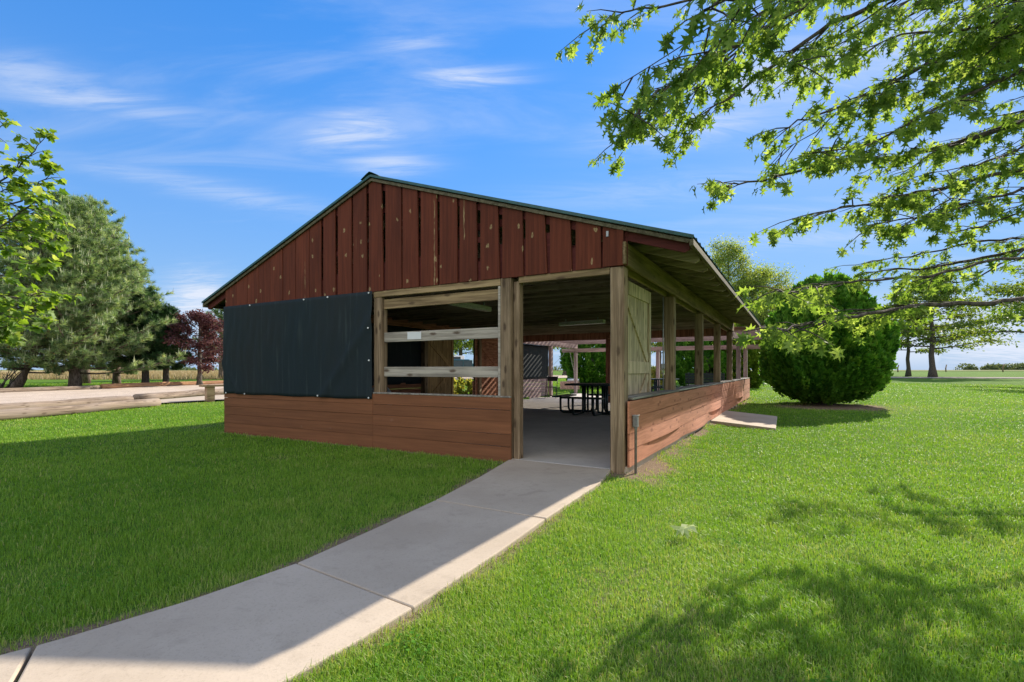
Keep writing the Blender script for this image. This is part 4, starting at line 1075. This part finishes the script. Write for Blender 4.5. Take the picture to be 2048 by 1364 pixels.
def sprays(name, label, x, y, h, prof, nclump, K, mats, group, stem=.2, ln=.14, clumpr=.28):
    """dense upright evergreen: clumps of flat upright sprays set all over a lumpy body"""
    root = thing(name, (x, y, gz(x, y)), label, 'shrub', 0, group)
    mb = MB()
    for k in range(5):
        a = k * 1.26; mb.tube([(.16 * math.cos(a), .16 * math.sin(a), -.1), (.3 * math.cos(a), .3 * math.sin(a), h * .18), (.5 * math.cos(a) * prof(.35) * .5, .5 * math.sin(a) * prof(.35) * .5, h * .5)], [stem * .8, stem * .6, stem * .3], 7)
    mb.build('trunk', m_barkd, root)
    q = RNG.uniform(0, 1, nclump * 4)
    rr = np.array([prof(t) for t in q]); keep = RNG.uniform(0, rr.max(), len(q)) < rr; q, rr = q[keep][:nclump], rr[keep][:nclump]; n = len(q)
    a = RNG.uniform(0, 2 * np.pi, n)
    lump = 1 + .055 * np.sin(a * 5 + q * 9) + .05 * np.sin(a * 9 - q * 14 + 1) + .035 * np.sin(a * 17 + q * 30)
    layer = np.where(RNG.uniform(0, 1, n) < .3, RNG.uniform(.72, .93, n), RNG.uniform(.95, 1.04, n))
    r = rr * lump * layer
    cpos = np.column_stack([r * np.cos(a), r * np.sin(a), q * h])
    outd = np.column_stack([np.cos(a), np.sin(a), np.zeros(n)])
    tilt = np.clip(1.0 - q, 0, 1)[:, None]
    axis = unit(np.array([0, 0, 1.]) * .9 + outd * (.25 + .55 * tilt) + RNG.normal(0, .16, (n, 3)))
    ctone = np.clip(RNG.normal(.42, .2, n), 0, 1)
    P_ = np.repeat(cpos, K, 0); A_ = np.repeat(axis, K, 0); O_ = np.repeat(outd, K, 0); m = n * K
    t = RNG.uniform(-.8, 1.0, m)[:, None]; rad = clumpr * .42 * (1 - np.clip(t, 0, 1)) ** .6
    off = RNG.normal(0, 1, (m, 3)); off = unit(off - A_ * np.sum(off * A_, 1, keepdims=True))
    P = P_ + A_ * t * clumpr + off * rad * RNG.uniform(.2, 1, m)[:, None]
    D = A_ + off * .5 + RNG.normal(0, .25, (m, 3)); Nn = off + O_ * .6 + RNG.normal(0, .3, (m, 3))
    V, F = scatter(DIAM[0], DIAM[1], P, D, Nn, ln * RNG.uniform(.6, 1.3, m))
    tone = np.clip(np.repeat(ctone, K) + .10 * t[:, 0] + RNG.normal(0, .12, m), 0, 1)
    bulk('crown', V, F, mats, np.repeat(tone, 2), root)
    return root
def globe(q):       # broad skirt, round shoulders, narrower domed top
    pts = [(0, .6), (.06, 1.2), (.12, 1.52), (.2, 1.64), (.38, 1.68), (.56, 1.63), (.66, 1.45), (.74, 1.20), (.84, .98), (.92, .74), (.98, .42), (1, .15)]
    return float(np.interp(q, [a for a, _ in pts], [b * .95 for _, b in pts]))
gs = sprays('globe_arborvitae', 'large rounded dark green evergreen shrub standing alone on the lawn', BX, BY, 3.80, globe, 2500, 56, m_arbo, None, .24, .13, .26)
for ch in gs.children:
    if ch.name.startswith('crown'): ch.location.z = .18
colum = lambda q: .25 + 1.0 * math.sin(math.pi * min(1, .12 + q * .9)) ** .6 if q < .97 else .2
AG = 'arborvitae row behind the pavilion'
sprays('arborvitae', 'upright dark arborvitae seen through the front doorway', 4.35, 27.5, 3.9, lambda q: 1.12 * colum(q), 420, 60, m_arbo, AG, .15, .16)
sprays('arborvitae', 'upright dark arborvitae behind the middle side posts', 10.5, 27.5, 3.7, lambda q: 1.2 * colum(q), 420, 60, m_arbo, AG, .15, .16)
sprays('arborvitae', 'golden tipped arborvitae peeping past the pergola corner', 12.35, 27.2, 3.5, lambda q: 1.0 * colum(q), 420, 60, [m_arboy], AG, .15, .16)
sprays('low_shrub', 'low yellowish shrub outside the far side doorway', -1.95, 18.9, .62, lambda q: .62 * math.sin(math.pi * (.15 + .75 * q)) ** .5, 90, 40, [m_gold], None, .04, .10, .12)
sprays('low_shrub', 'straw coloured low shrub behind the pergola back post', 7.0, 25.6, .95, lambda q: .7 * math.sin(math.pi * (.15 + .75 * q)) ** .5, 110, 40, [m_gold], None, .04, .12, .15)

# bare twiggy shrub at the left edge
x, y = -25.1, 24.6
root = thing('bare_shrub', (x, y, gz(x, y)), 'leafless dark twiggy shrub under the pines at the left edge', 'shrub')
mb = MB()
for k in range(9):
    a = uni(0, 6.28); p = Vector((uni(-.2, .2), uni(-.2, .2), 0)); pts = [p]; d = Vector((math.cos(a) * .6, math.sin(a) * .6, .8))
    for i in range(5): p = p + d * .28 + Vector((uni(-.07, .07), uni(-.07, .07), uni(-.03, .06))); pts.append(p)
    mb.tube(pts, [.045, .036, .028, .02, .014, .008], 5)
    for i in (2, 3, 4): mb.tube([pts[i], pts[i] + Vector((uni(-.3, .3), uni(-.3, .3), uni(.1, .4)))], [.014, .006], 4)
mb.build('stems', m_barkd, root)

# ---- near trees whose boughs hang into the picture
def boughs(root, specs, leafmats, tmpl, size, seed, sub=(3, 5), sublen=(.5, 1.3), twig=(.22, .6), step_=.20, per=8, bark=None, droop=.5, trunk_pts=None, trunk_r=.2):
    rr = random.Random(seed); tb = MB(); P = []; D = []; Nn = []; Sz = []
    if trunk_pts: tb.tube(trunk_pts, trunk_r, 14)
    def leaves(a, b, n, sc):
        d = (b - a); ln = d.length; d.normalize()
        for i in range(n):
            t = rr.uniform(.15, 1.05); p = a + d * ln * t
            sd = Vector((rr.gauss(0, 1), rr.gauss(0, 1), rr.gauss(0, .5))); ld = (d * rr.uniform(.2, 1.0) + sd * .55 + Vector((0, 0, -droop * rr.uniform(.5, 1.6)))).normalized()
            pet = p + ld * rr.uniform(.01, .05)
            P.append(pet); D.append(ld); Nn.append(Vector((rr.gauss(0, .5), rr.gauss(0, .5), 1))); Sz.append(sc * rr.uniform(.6, 1.15))
    def twigs(pts, density, sc, t0=.0):
        for i in range(len(pts) - 1):
            a, b = pts[i], pts[i + 1]; seg = (b - a).length; n = max(1, int(seg / step_ * density + rr.random()))
            for k in range(n):
                t = rr.random(); p = a.lerp(b, t); d = (b - a).normalized()
                side = d.cross(Vector((0, 0, 1))).normalized() * rr.choice((-1, 1))
                td = (d * rr.uniform(.3, 1.0) + side * rr.uniform(.2, 1.0) + Vector((0, 0, rr.uniform(-.45, .25)))).normalized()
                l = rr.uniform(*twig); e = p + td * l
                tb.tube([p, p.lerp(e, .5) + Vector((0, 0, .015)), e], [.006, .0045, .002], 4); leaves(p.lerp(e, .25), e, max(3, int(per * l / .4)), sc)
        leaves(pts[-2].lerp(pts[-1], .5), pts[-1], per, sc)
    for (pts, r0, r1, dens) in specs:
        pts = [Vector(p) for p in pts]; n = len(pts); fine = []
        for i in range(n - 1):
            for k in range(4):
                t = k / 4; fine.append(pts[i].lerp(pts[i + 1], t) + Vector((rr.gauss(0, .008), rr.gauss(0, .008), rr.gauss(0, .008))))
        fine.append(pts[-1]); m = len(fine)
        tb.tube(fine, [r0 + (r1 - r0) * (i / (m - 1)) ** .8 for i in range(m)], 8)
        twigs(fine, dens, size)
        tot = sum((fine[i + 1] - fine[i]).length for i in range(m - 1))
        for k in range(int(rr.randint(*sub) * dens + .5)):
            i = rr.randint(0, int(m * .75)); p = fine[i]; d = (fine[min(i + 1, m - 1)] - fine[max(i - 1, 0)]).normalized()
            side = d.cross(Vector((0, 0, 1))).normalized() * rr.choice((-1, 1)); sd = (d + side * rr.uniform(.35, 1.25) + Vector((0, 0, rr.uniform(-.14, .2)))).normalized()
            l = min(rr.uniform(*sublen), tot * .5); sp = [p]
            for q in range(1, 5): sp.append(p + sd * l * q / 4 + Vector((rr.gauss(0, .02), rr.gauss(0, .02), -.03 * q * q * .2 + rr.gauss(0, .015))))
            rb = (r0 + (r1 - r0) * (i / (m - 1)) ** .8) * .55
            tb.tube(sp, [max(.0035, rb * (1 - .8 * q / 4)) for q in range(5)], 6); twigs(sp, .9 * min(1, dens + .15), size)
    tb.build('trunk', bark or m_barkd, root)
    P = np.array(P); D = np.array(D); Nn = np.array(Nn)
    V, F = scatter(tmpl[0], tmpl[1], P, D, Nn, np.array(Sz))
    r_ = np.random.default_rng(seed); tn = np.clip(r_.normal(.45, .26, len(P)), 0, 1)
    bulk('crown', V, F, leafmats, np.repeat(tn, len(tmpl[1])), root)
    print('leaves', root.name, len(P))
def pl(pts, y0, y1):
    n = len(pts); return [px(a, b, y0 + (y1 - y0) * i / (n - 1)) for i, (a, b) in enumerate(pts)]

TX, TY = 9.6, 7.4
root = thing('oak_tree', (0, 0, 0), 'near oak with pointed lobed leaves whose boughs hang into the upper right', 'tree')
def limb(h, first):     # from the off-frame trunk to where the bough enters the picture
    a = Vector((TX, TY, h)); b = first; return [a, a.lerp(b, .5) + Vector((0, 0, .18)), b]
sp = []
def bough(pts, y0, y1, r0, r1, dens, h):
    w = pl(pts, y0, y1); l = limb(h, w[0]); sp.append((l[:2] + w, r0 * 1.5, r1, dens))
bough([(1990, -160), (1700, -45), (1610, 5), (1520, 66), (1400, 130), (1330, 176), (1280, 214), (1268, 238)], 4.4, 3.7, .030, .004, 1.40, 5.3)
bough([(2100, -120), (1850, -20), (1760, 2), (1638, 63), (1530, 141), (1486, 174), (1434, 211), (1392, 238)], 4.6, 4.0, .026, .004, 1.26, 4.9)
bough([(2250, -20), (2048, 49), (1976, 94), (1845, 131), (1737, 188), (1681, 213), (1615, 238), (1535, 262)], 5.0, 4.1, .026, .004, 1.40, 4.5)
bough([(2200, 90), (2048, 140), (1962, 178), (1850, 228), (1732, 293), (1625, 305)], 4.8, 3.9, .020, .004, 1.40, 4.2)
bough([(2200, 190), (2048, 242), (1932, 281), (1803, 316), (1690, 320), (1611, 339), (1495, 364), (1440, 376)], 5.4, 4.1, .032, .004, 1.0, 3.7)
bough([(2200, 300), (1989, 350), (1877, 377), (1783, 396), (1739, 408), (1683, 417), (1605, 432)], 5.6, 4.2, .022, .004, .9, 3.4)
bough([(2200, 335), (2048, 377), (1958, 405), (1877, 427), (1730, 452)], 5.7, 4.3, .020, .004, .75, 3.2)
bough([(2250, 460), (2048, 477), (1952, 483), (1861, 505), (1783, 517), (1712, 530)], 8.2, 7.4, .024, .004, .8, 3.0)
bough([(2250, 470), (2048, 499), (1939, 520), (1861, 536), (1777, 541), (1720, 545)], 8.2, 7.5, .036, .005, .8, 2.9)
bough([(2250, 570), (2048, 596), (1986, 606), (1845, 608), (1808, 616), (1752, 624), (1677, 636), (1625, 648), (1575, 658), (1545, 656)], 5.6, 3.4, .027, .004, .27, 2.4)
bough([(1990, 520), (1860, 552), (1720, 562), (1650, 572), (1600, 580), (1570, 584), (1545, 582)], 4.9, 3.6, .012, .003, .25, 2.6)
bough([(1850, -170), (1660, -75), (1500, -30), (1330, 12), (1240, 26), (1196, 42)], 4.6, 3.9, .018, .003, .9, 5.3)
bough([(1900, -110), (1720, -60), (1560, -20), (1440, 5), (1400, 25)], 3.2, 2.5, .016, .003, 1.12, 4.6)
bough([(2250, -60), (2080, 20), (1930, 60), (1800, 70), (1700, 110)], 4.4, 3.6, .018, .003, 1.40, 4.5)
bough([(2300, 130), (2100, 200), (1980, 260), (1880, 300), (1800, 350)], 7.2, 6.4, .024, .004, 1.1, 4.0)
bough([(2300, 210), (2120, 300), (1990, 330), (1900, 420), (1850, 440)], 7.4, 6.6, .024, .004, 1.0, 3.7)
bough([(2300, 400), (2120, 440), (2020, 520), (1940, 560), (1880, 570)], 7.4, 6.8, .024, .004, .6, 3.1)
bough([(2250, -150), (2060, -60), (1900, 5), (1780, 40), (1660, 95), (1590, 150)], 5.4, 4.6, .018, .003, 0.85, 5.0)
bough([(2300, 60), (2100, 110), (1950, 130), (1820, 190), (1740, 240)], 5.8, 5.0, .018, .003, 0.85, 4.4)
bough([(2300, 20), (2120, 20), (1990, 30), (1900, 90), (1830, 110)], 6.0, 5.2, .018, .003, 0.85, 4.8)
bough([(2300, 180), (2150, 230), (2030, 300), (1960, 330), (1860, 345)], 5.4, 4.6, .018, .003, 0.75, 3.9)
bough([(2300, 330), (2160, 350), (2050, 420), (1960, 455), (1870, 470)], 5.6, 4.9, .018, .003, 0.65, 3.4)
bough([(2300, -60), (2130, -70), (2000, -40), (1880, -20), (1760, 20)], 4.6, 3.8, .018, .003, 0.8, 5.0)
# boughs on the hidden sides, above and behind the picture
for (ex, ey, ez, h) in ((5.6, 3.0, 4.6, 4.4), (5.2, 5.8, 4.8, 4.6), (11.5, 4.0, 4.2, 3.8), (12.8, 8.5, 4.2, 3.8), (8.6, 6.5, 8.0, 6), (10.8, 8.0, 8.4, 6.2), (8.2, 8.6, 7.0, 5.4), (5.9, 6.9, 5.6, 4.9)):
    a = Vector((TX, TY, h)); b = Vector((ex, ey, ez)); sp.append(([a, a.lerp(b, .35) + Vector((0, 0, .2)), a.lerp(b, .7) + Vector((0, 0, .2)), b], .05, .005, 1.0))
boughs(root, sp, m_oakleaf, OAK, .098, 5, sub=(6, 9), sublen=(.4, 1.0), twig=(.16, .42), step_=.14, per=12, trunk_pts=[(TX, TY, -.3), (TX, TY, .3), (TX, TY, 2), (TX + .05, TY, 5), (TX, TY + .1, 8)], trunk_r=[.36, .24, .2, .15, .04])

root = thing('sycamore_tree', (0, 0, 0), 'near broadleaf tree whose bright leafy twigs enter at the left edge', 'tree')
sp = []
SX, SY = -9.0, 6.0
def lbough(pts, Y, h, dens=1.0):
    w = pl(pts, Y + .2, Y); a = Vector((SX, SY, h)); sp.append(([a, a.lerp(w[0], .5) + Vector((0, 0, .12))] + w, .022, .003, dens))
lbough([(-90, 420), (20, 350), (60, 312), (95, 268)], 6.0, 3.0)
lbough([(-90, 455), (40, 400), (75, 376), (105, 338)], 6.1, 2.8, 1.3)
lbough([(-90, 330), (-20, 275), (14, 240)], 5.8, 3.4, .8)
lbough([(-90, 500), (20, 440), (70, 400), (72, 392)], 5.8, 2.6, 1.4)
lbough([(-90, 470), (0, 470), (50, 455), (80, 440)], 6.3, 2.5, 1.4)
lbough([(-90, 560), (40, 548), (65, 536), (88, 524)], 6.0, 2.2, 1.2)
lbough([(-90, 600), (50, 596), (75, 584), (105, 588)], 5.8, 1.9, 1.7)
lbough([(-90, 640), (20, 628), (60, 624), (95, 606)], 6.1, 1.8, 1.7)
lbough([(-90, 680), (20, 650), (70, 655)], 5.9, 1.6, 1.5)
lbough([(-90, 380), (0, 385), (40, 370)], 6.2, 2.9)
for (dx, dy, ez, h) in ((-2, 2, 3.5, 3), (-2.5, -1.5, 4, 3), (-.5, -2.6, 3.8, 3.2), (0, 2.6, 4.4, 3.6), (1.4, .4, 5.4, 4), (-1, 0, 6.4, 5), (.8, 1.2, 6, 4.6)):
    a = Vector((SX, SY, h)); b = Vector((SX + dx, SY + dy, ez)); sp.append(([a, a.lerp(b, .4) + Vector((0, 0, .15)), b], .04, .005, .9))
boughs(root, sp, m_mapleleaf, MAPLE, .10, 9, sub=(3, 4), sublen=(.25, .5), twig=(.10, .28), step_=.12, per=10, bark=m_barkg, droop=.15, trunk_pts=[(SX, SY, -.3), (SX, SY, .2), (SX, SY, 2.4), (SX, SY, 5.2)], trunk_r=[.26, .18, .14, .03])

# far-off wood on the horizon, one mass
n = 14000; cl = 46; ca = RNG.uniform(370, 600, cl); cs = RNG.uniform(3, 8, cl)
ix = RNG.integers(0, cl, n); th = unit(RNG.normal(0, 1, (n, 3)))
P = np.column_stack([ca[ix], 400 + (ix % 5) * 3.0, np.full(n, 1.2)]) + th * np.column_stack([cs[ix] * 1.2, cs[ix] * .7, cs[ix] * .75]) * RNG.uniform(.75, 1, n)[:, None]
P[:, 2] = np.abs(P[:, 2] - 1.1) + 1.1
V, F = scatter(DIAM[0], DIAM[1], P, RNG.normal(0, 1, (n, 3)), RNG.normal(0, 1, (n, 3)), RNG.uniform(.8, 1.8, n))
tag(bulk('distant_woods', V, F, m_far, RNG.uniform(0, 1, len(F))), 'hazy line of distant woods on the right horizon', 'woods', kind='stuff')
n = 9000; cl = 60; ca = RNG.uniform(-160, 60, cl); cs = RNG.uniform(1.5, 4, cl); ix = RNG.integers(0, cl, n); th = unit(RNG.normal(0, 1, (n, 3)))
P = np.column_stack([ca[ix], 150 + (ix % 5) * 4.0, np.full(n, 1.0)]) + th * np.column_stack([cs[ix] * 1.4, cs[ix] * .8, cs[ix] * .5]) * RNG.uniform(.6, 1, n)[:, None]
P[:, 2] = np.abs(P[:, 2] - .8) + .8
V, F = scatter(DIAM[0], DIAM[1], P, RNG.normal(0, 1, (n, 3)), RNG.normal(0, 1, (n, 3)), RNG.uniform(.4, .9, n))
tag(bulk('hedgerow', V, F, m_far, RNG.uniform(0, 1, len(F))), 'low green hedgerow beyond the drive and the dry field', 'hedgerow', kind='stuff')

# ------------------------------------------------------------------ sky, sun, camera
SUN = Vector((2.80, 3.20, 2.47)).normalized(); SEL = math.asin(SUN.z); SAZ = math.atan2(SUN.x, SUN.y)
w = bpy.data.worlds.new('World'); S.world = w; w.use_nodes = True; nt = w.node_tree
bg = nt.nodes['Background']; bg.inputs['Strength'].default_value = .15
sky = N(nt, 'ShaderNodeTexSky', sky_type='NISHITA'); sky.sun_disc = False; sky.sun_elevation = SEL; sky.sun_rotation = SAZ
sky.air_density = 1.0; sky.dust_density = .2; sky.ozone_density = 3.0
# sky colour compressed where bright to weaken the glare round the sun, then tinted
lum = N(nt, 'ShaderNodeRGBToBW'); L(nt, sky.outputs[0], lum.inputs[0])
soft = M(nt, 'DIVIDE', .90, M(nt, 'MULTIPLY_ADD', lum.outputs[0], .46, 1.0))
evened = mix(nt, 1.0, mix(nt, 1.0, sky.outputs[0], soft, 'MULTIPLY'), (.78, .97, 1.20), 'MULTIPLY')
hs = N(nt, 'ShaderNodeHueSaturation', inp={'Saturation': 1.22, 'Value': 1.0}); L(nt, evened, hs.inputs['Color'])
tc = nt.nodes.new('ShaderNodeTexCoord'); sx = N(nt, 'ShaderNodeSeparateXYZ'); L(nt, tc.outputs['Generated'], sx.inputs[0])
dz = M(nt, 'ADD', M(nt, 'MAXIMUM', sx.outputs[2], 0), .12)
cb = N(nt, 'ShaderNodeCombineXYZ'); L(nt, M(nt, 'DIVIDE', sx.outputs[0], dz), cb.inputs[0]); L(nt, M(nt, 'DIVIDE', sx.outputs[1], dz), cb.inputs[1])
def smap(scale, rot, loc=(0, 0, 0)):
    mp = N(nt, 'ShaderNodeMapping'); mp.inputs['Scale'].default_value = scale; mp.inputs['Rotation'].default_value = (0, 0, rot); mp.inputs['Location'].default_value = loc
    L(nt, cb.outputs[0], mp.inputs['Vector']); return mp.outputs[0]
c1 = noise(nt, smap((.38, 1.1, 1), R(-28), (3.1, .4, 0)), 1, 7, .52, .9)
c2 = noise(nt, smap((.9, 3.2, 1), R(-24)), 1, 8, .6, 1.2)
c3 = noise(nt, smap((1.6, 7.5, 1), R(-22), (.3, 1.7, 0)), 1, 9, .66, 1.8)
veil = M(nt, 'MULTIPLY', step(nt, M(nt, 'ADD', M(nt, 'MULTIPLY', c1, .6), M(nt, 'MULTIPLY', c2, .4)), .47, .72), .42)
# separate wisps: each a direction in the sky (azimuth-tangent, height-tangent) with its own size and tilt
dy = M(nt, 'MAXIMUM', sx.outputs[1], .05); qx = M(nt, 'DIVIDE', sx.outputs[0], dy); qz = M(nt, 'DIVIDE', sx.outputs[2], dy)
front_ = M(nt, 'GREATER_THAN', sx.outputs[1], .1)
wn = noise(nt, smap((2.2, 6.5, 1), R(-20)), 1, 7, .62, 1.6)
wob = M(nt, 'MULTIPLY', M(nt, 'SUBTRACT', wn, .5), .9)
wisp = None
for (cx, cz, rx, rz_, tl, am) in ((-.085, .585, .095, .020, 0.02, .78), (-.32, .478, .105, .036, .10, .72), (-.25, .413, .085, .020, -.02, .55), (-.19, .655, .10, .020, .16, .40),
                                 (-.87, .545, .22, .026, -.16, .52), (-.98, .59, .16, .04, -.2, .40), (.35, .490, .17, .036, .14, .55), (.52, .585, .22, .055, .2, .6), (.80, .66, .2, .06, .2, .5), (-.62, .365, .26, .020, -.20, .35), (-.63, .135, .06, .045, .1, 1.2), (.97, .045, .12, .034, 0, 1.2), (-.70, .10, .08, .03, 0, .9), (.62, .265, .2, .02, .05, .30), (.3, .36, .3, .03, .1, .2)):
    ax = M(nt, 'SUBTRACT', qx, cx); az = M(nt, 'SUBTRACT', qz, cz)
    X = M(nt, 'DIVIDE', M(nt, 'ADD', M(nt, 'MULTIPLY', ax, math.cos(tl)), M(nt, 'MULTIPLY', az, math.sin(tl))), rx)
    Zq = M(nt, 'DIVIDE', M(nt, 'SUBTRACT', M(nt, 'MULTIPLY', az, math.cos(tl)), M(nt, 'MULTIPLY', ax, math.sin(tl))), rz_)
    Zq = M(nt, 'ADD', Zq, M(nt, 'MULTIPLY', wob, 1.3))
    d2 = M(nt, 'ADD', M(nt, 'MULTIPLY', X, X), M(nt, 'MULTIPLY', Zq, Zq))
    e = M(nt, 'MULTIPLY', M(nt, 'EXPONENT', M(nt, 'MULTIPLY', d2, -.9)), am)
    wisp = e if wisp is None else M(nt, 'MAXIMUM', wisp, e)
wisp = M(nt, 'MULTIPLY', M(nt, 'MULTIPLY', wisp, M(nt, 'MULTIPLY_ADD', step(nt, c3, .30, .68), .95, .28)), front_)
# low cumulus on the horizon
cu = noise(nt, tc.outputs['Generated'], 9, 7, .6, .2)
band = M(nt, 'MULTIPLY', step(nt, sx.outputs[2], -.01, .03), M(nt, 'SUBTRACT', 1, step(nt, sx.outputs[2], .05, .15)))
cum = M(nt, 'MULTIPLY', step(nt, cu, .47, .56), band)
cl_ = M(nt, 'MAXIMUM', M(nt, 'MAXIMUM', veil, wisp), M(nt, 'MULTIPLY', cum, .8), clamp=True)
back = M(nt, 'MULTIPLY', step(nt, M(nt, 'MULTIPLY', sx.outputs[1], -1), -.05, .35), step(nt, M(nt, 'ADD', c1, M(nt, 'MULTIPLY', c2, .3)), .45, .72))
low = M(nt, 'MULTIPLY', M(nt, 'EXPONENT', M(nt, 'MULTIPLY', M(nt, 'MAXIMUM', sx.outputs[2], 0), -3.4)), .85)
skycol = mix(nt, cl_, mix(nt, low, hs.outputs[0], (.98, 1.42, 2.15)), (1.8, 1.98, 2.33))
skycol = mix(nt, back, skycol, (2.9, 2.95, 3.1))      # unseen bright broken cloud, added behind the camera to lift the shaded sides
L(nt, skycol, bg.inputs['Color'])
sd = bpy.data.lights.new('sun', 'SUN'); sd.energy = 3.3; sd.angle = R(.53); sd.color = (1, .91, .78)
so = bpy.data.objects.new('sun', sd); C.objects.link(so); so.rotation_euler = SUN.to_track_quat('Z', 'Y').to_euler()
cd = bpy.data.cameras.new('camera'); cam = bpy.data.objects.new('camera', cd); C.objects.link(cam)
cd.sensor_width = 36; cd.lens = 36 * 1000 / 2048; cd.shift_y = (740 - 682) / 2048; cd.clip_start = .05; cd.clip_end = 3000
cam.location = (0, 0, 1.2); cam.rotation_euler = (R(90), 0, 0); S.camera = cam
S.view_settings.view_transform = 'Standard'; S.view_settings.look = 'None'; S.view_settings.exposure = 1.5; S.view_settings.gamma = 1
S.cycles.max_bounces = 8; S.cycles.diffuse_bounces = 6; S.cycles.transmission_bounces = 4; S.cycles.transparent_max_bounces = 8
S.cycles.use_denoising = True
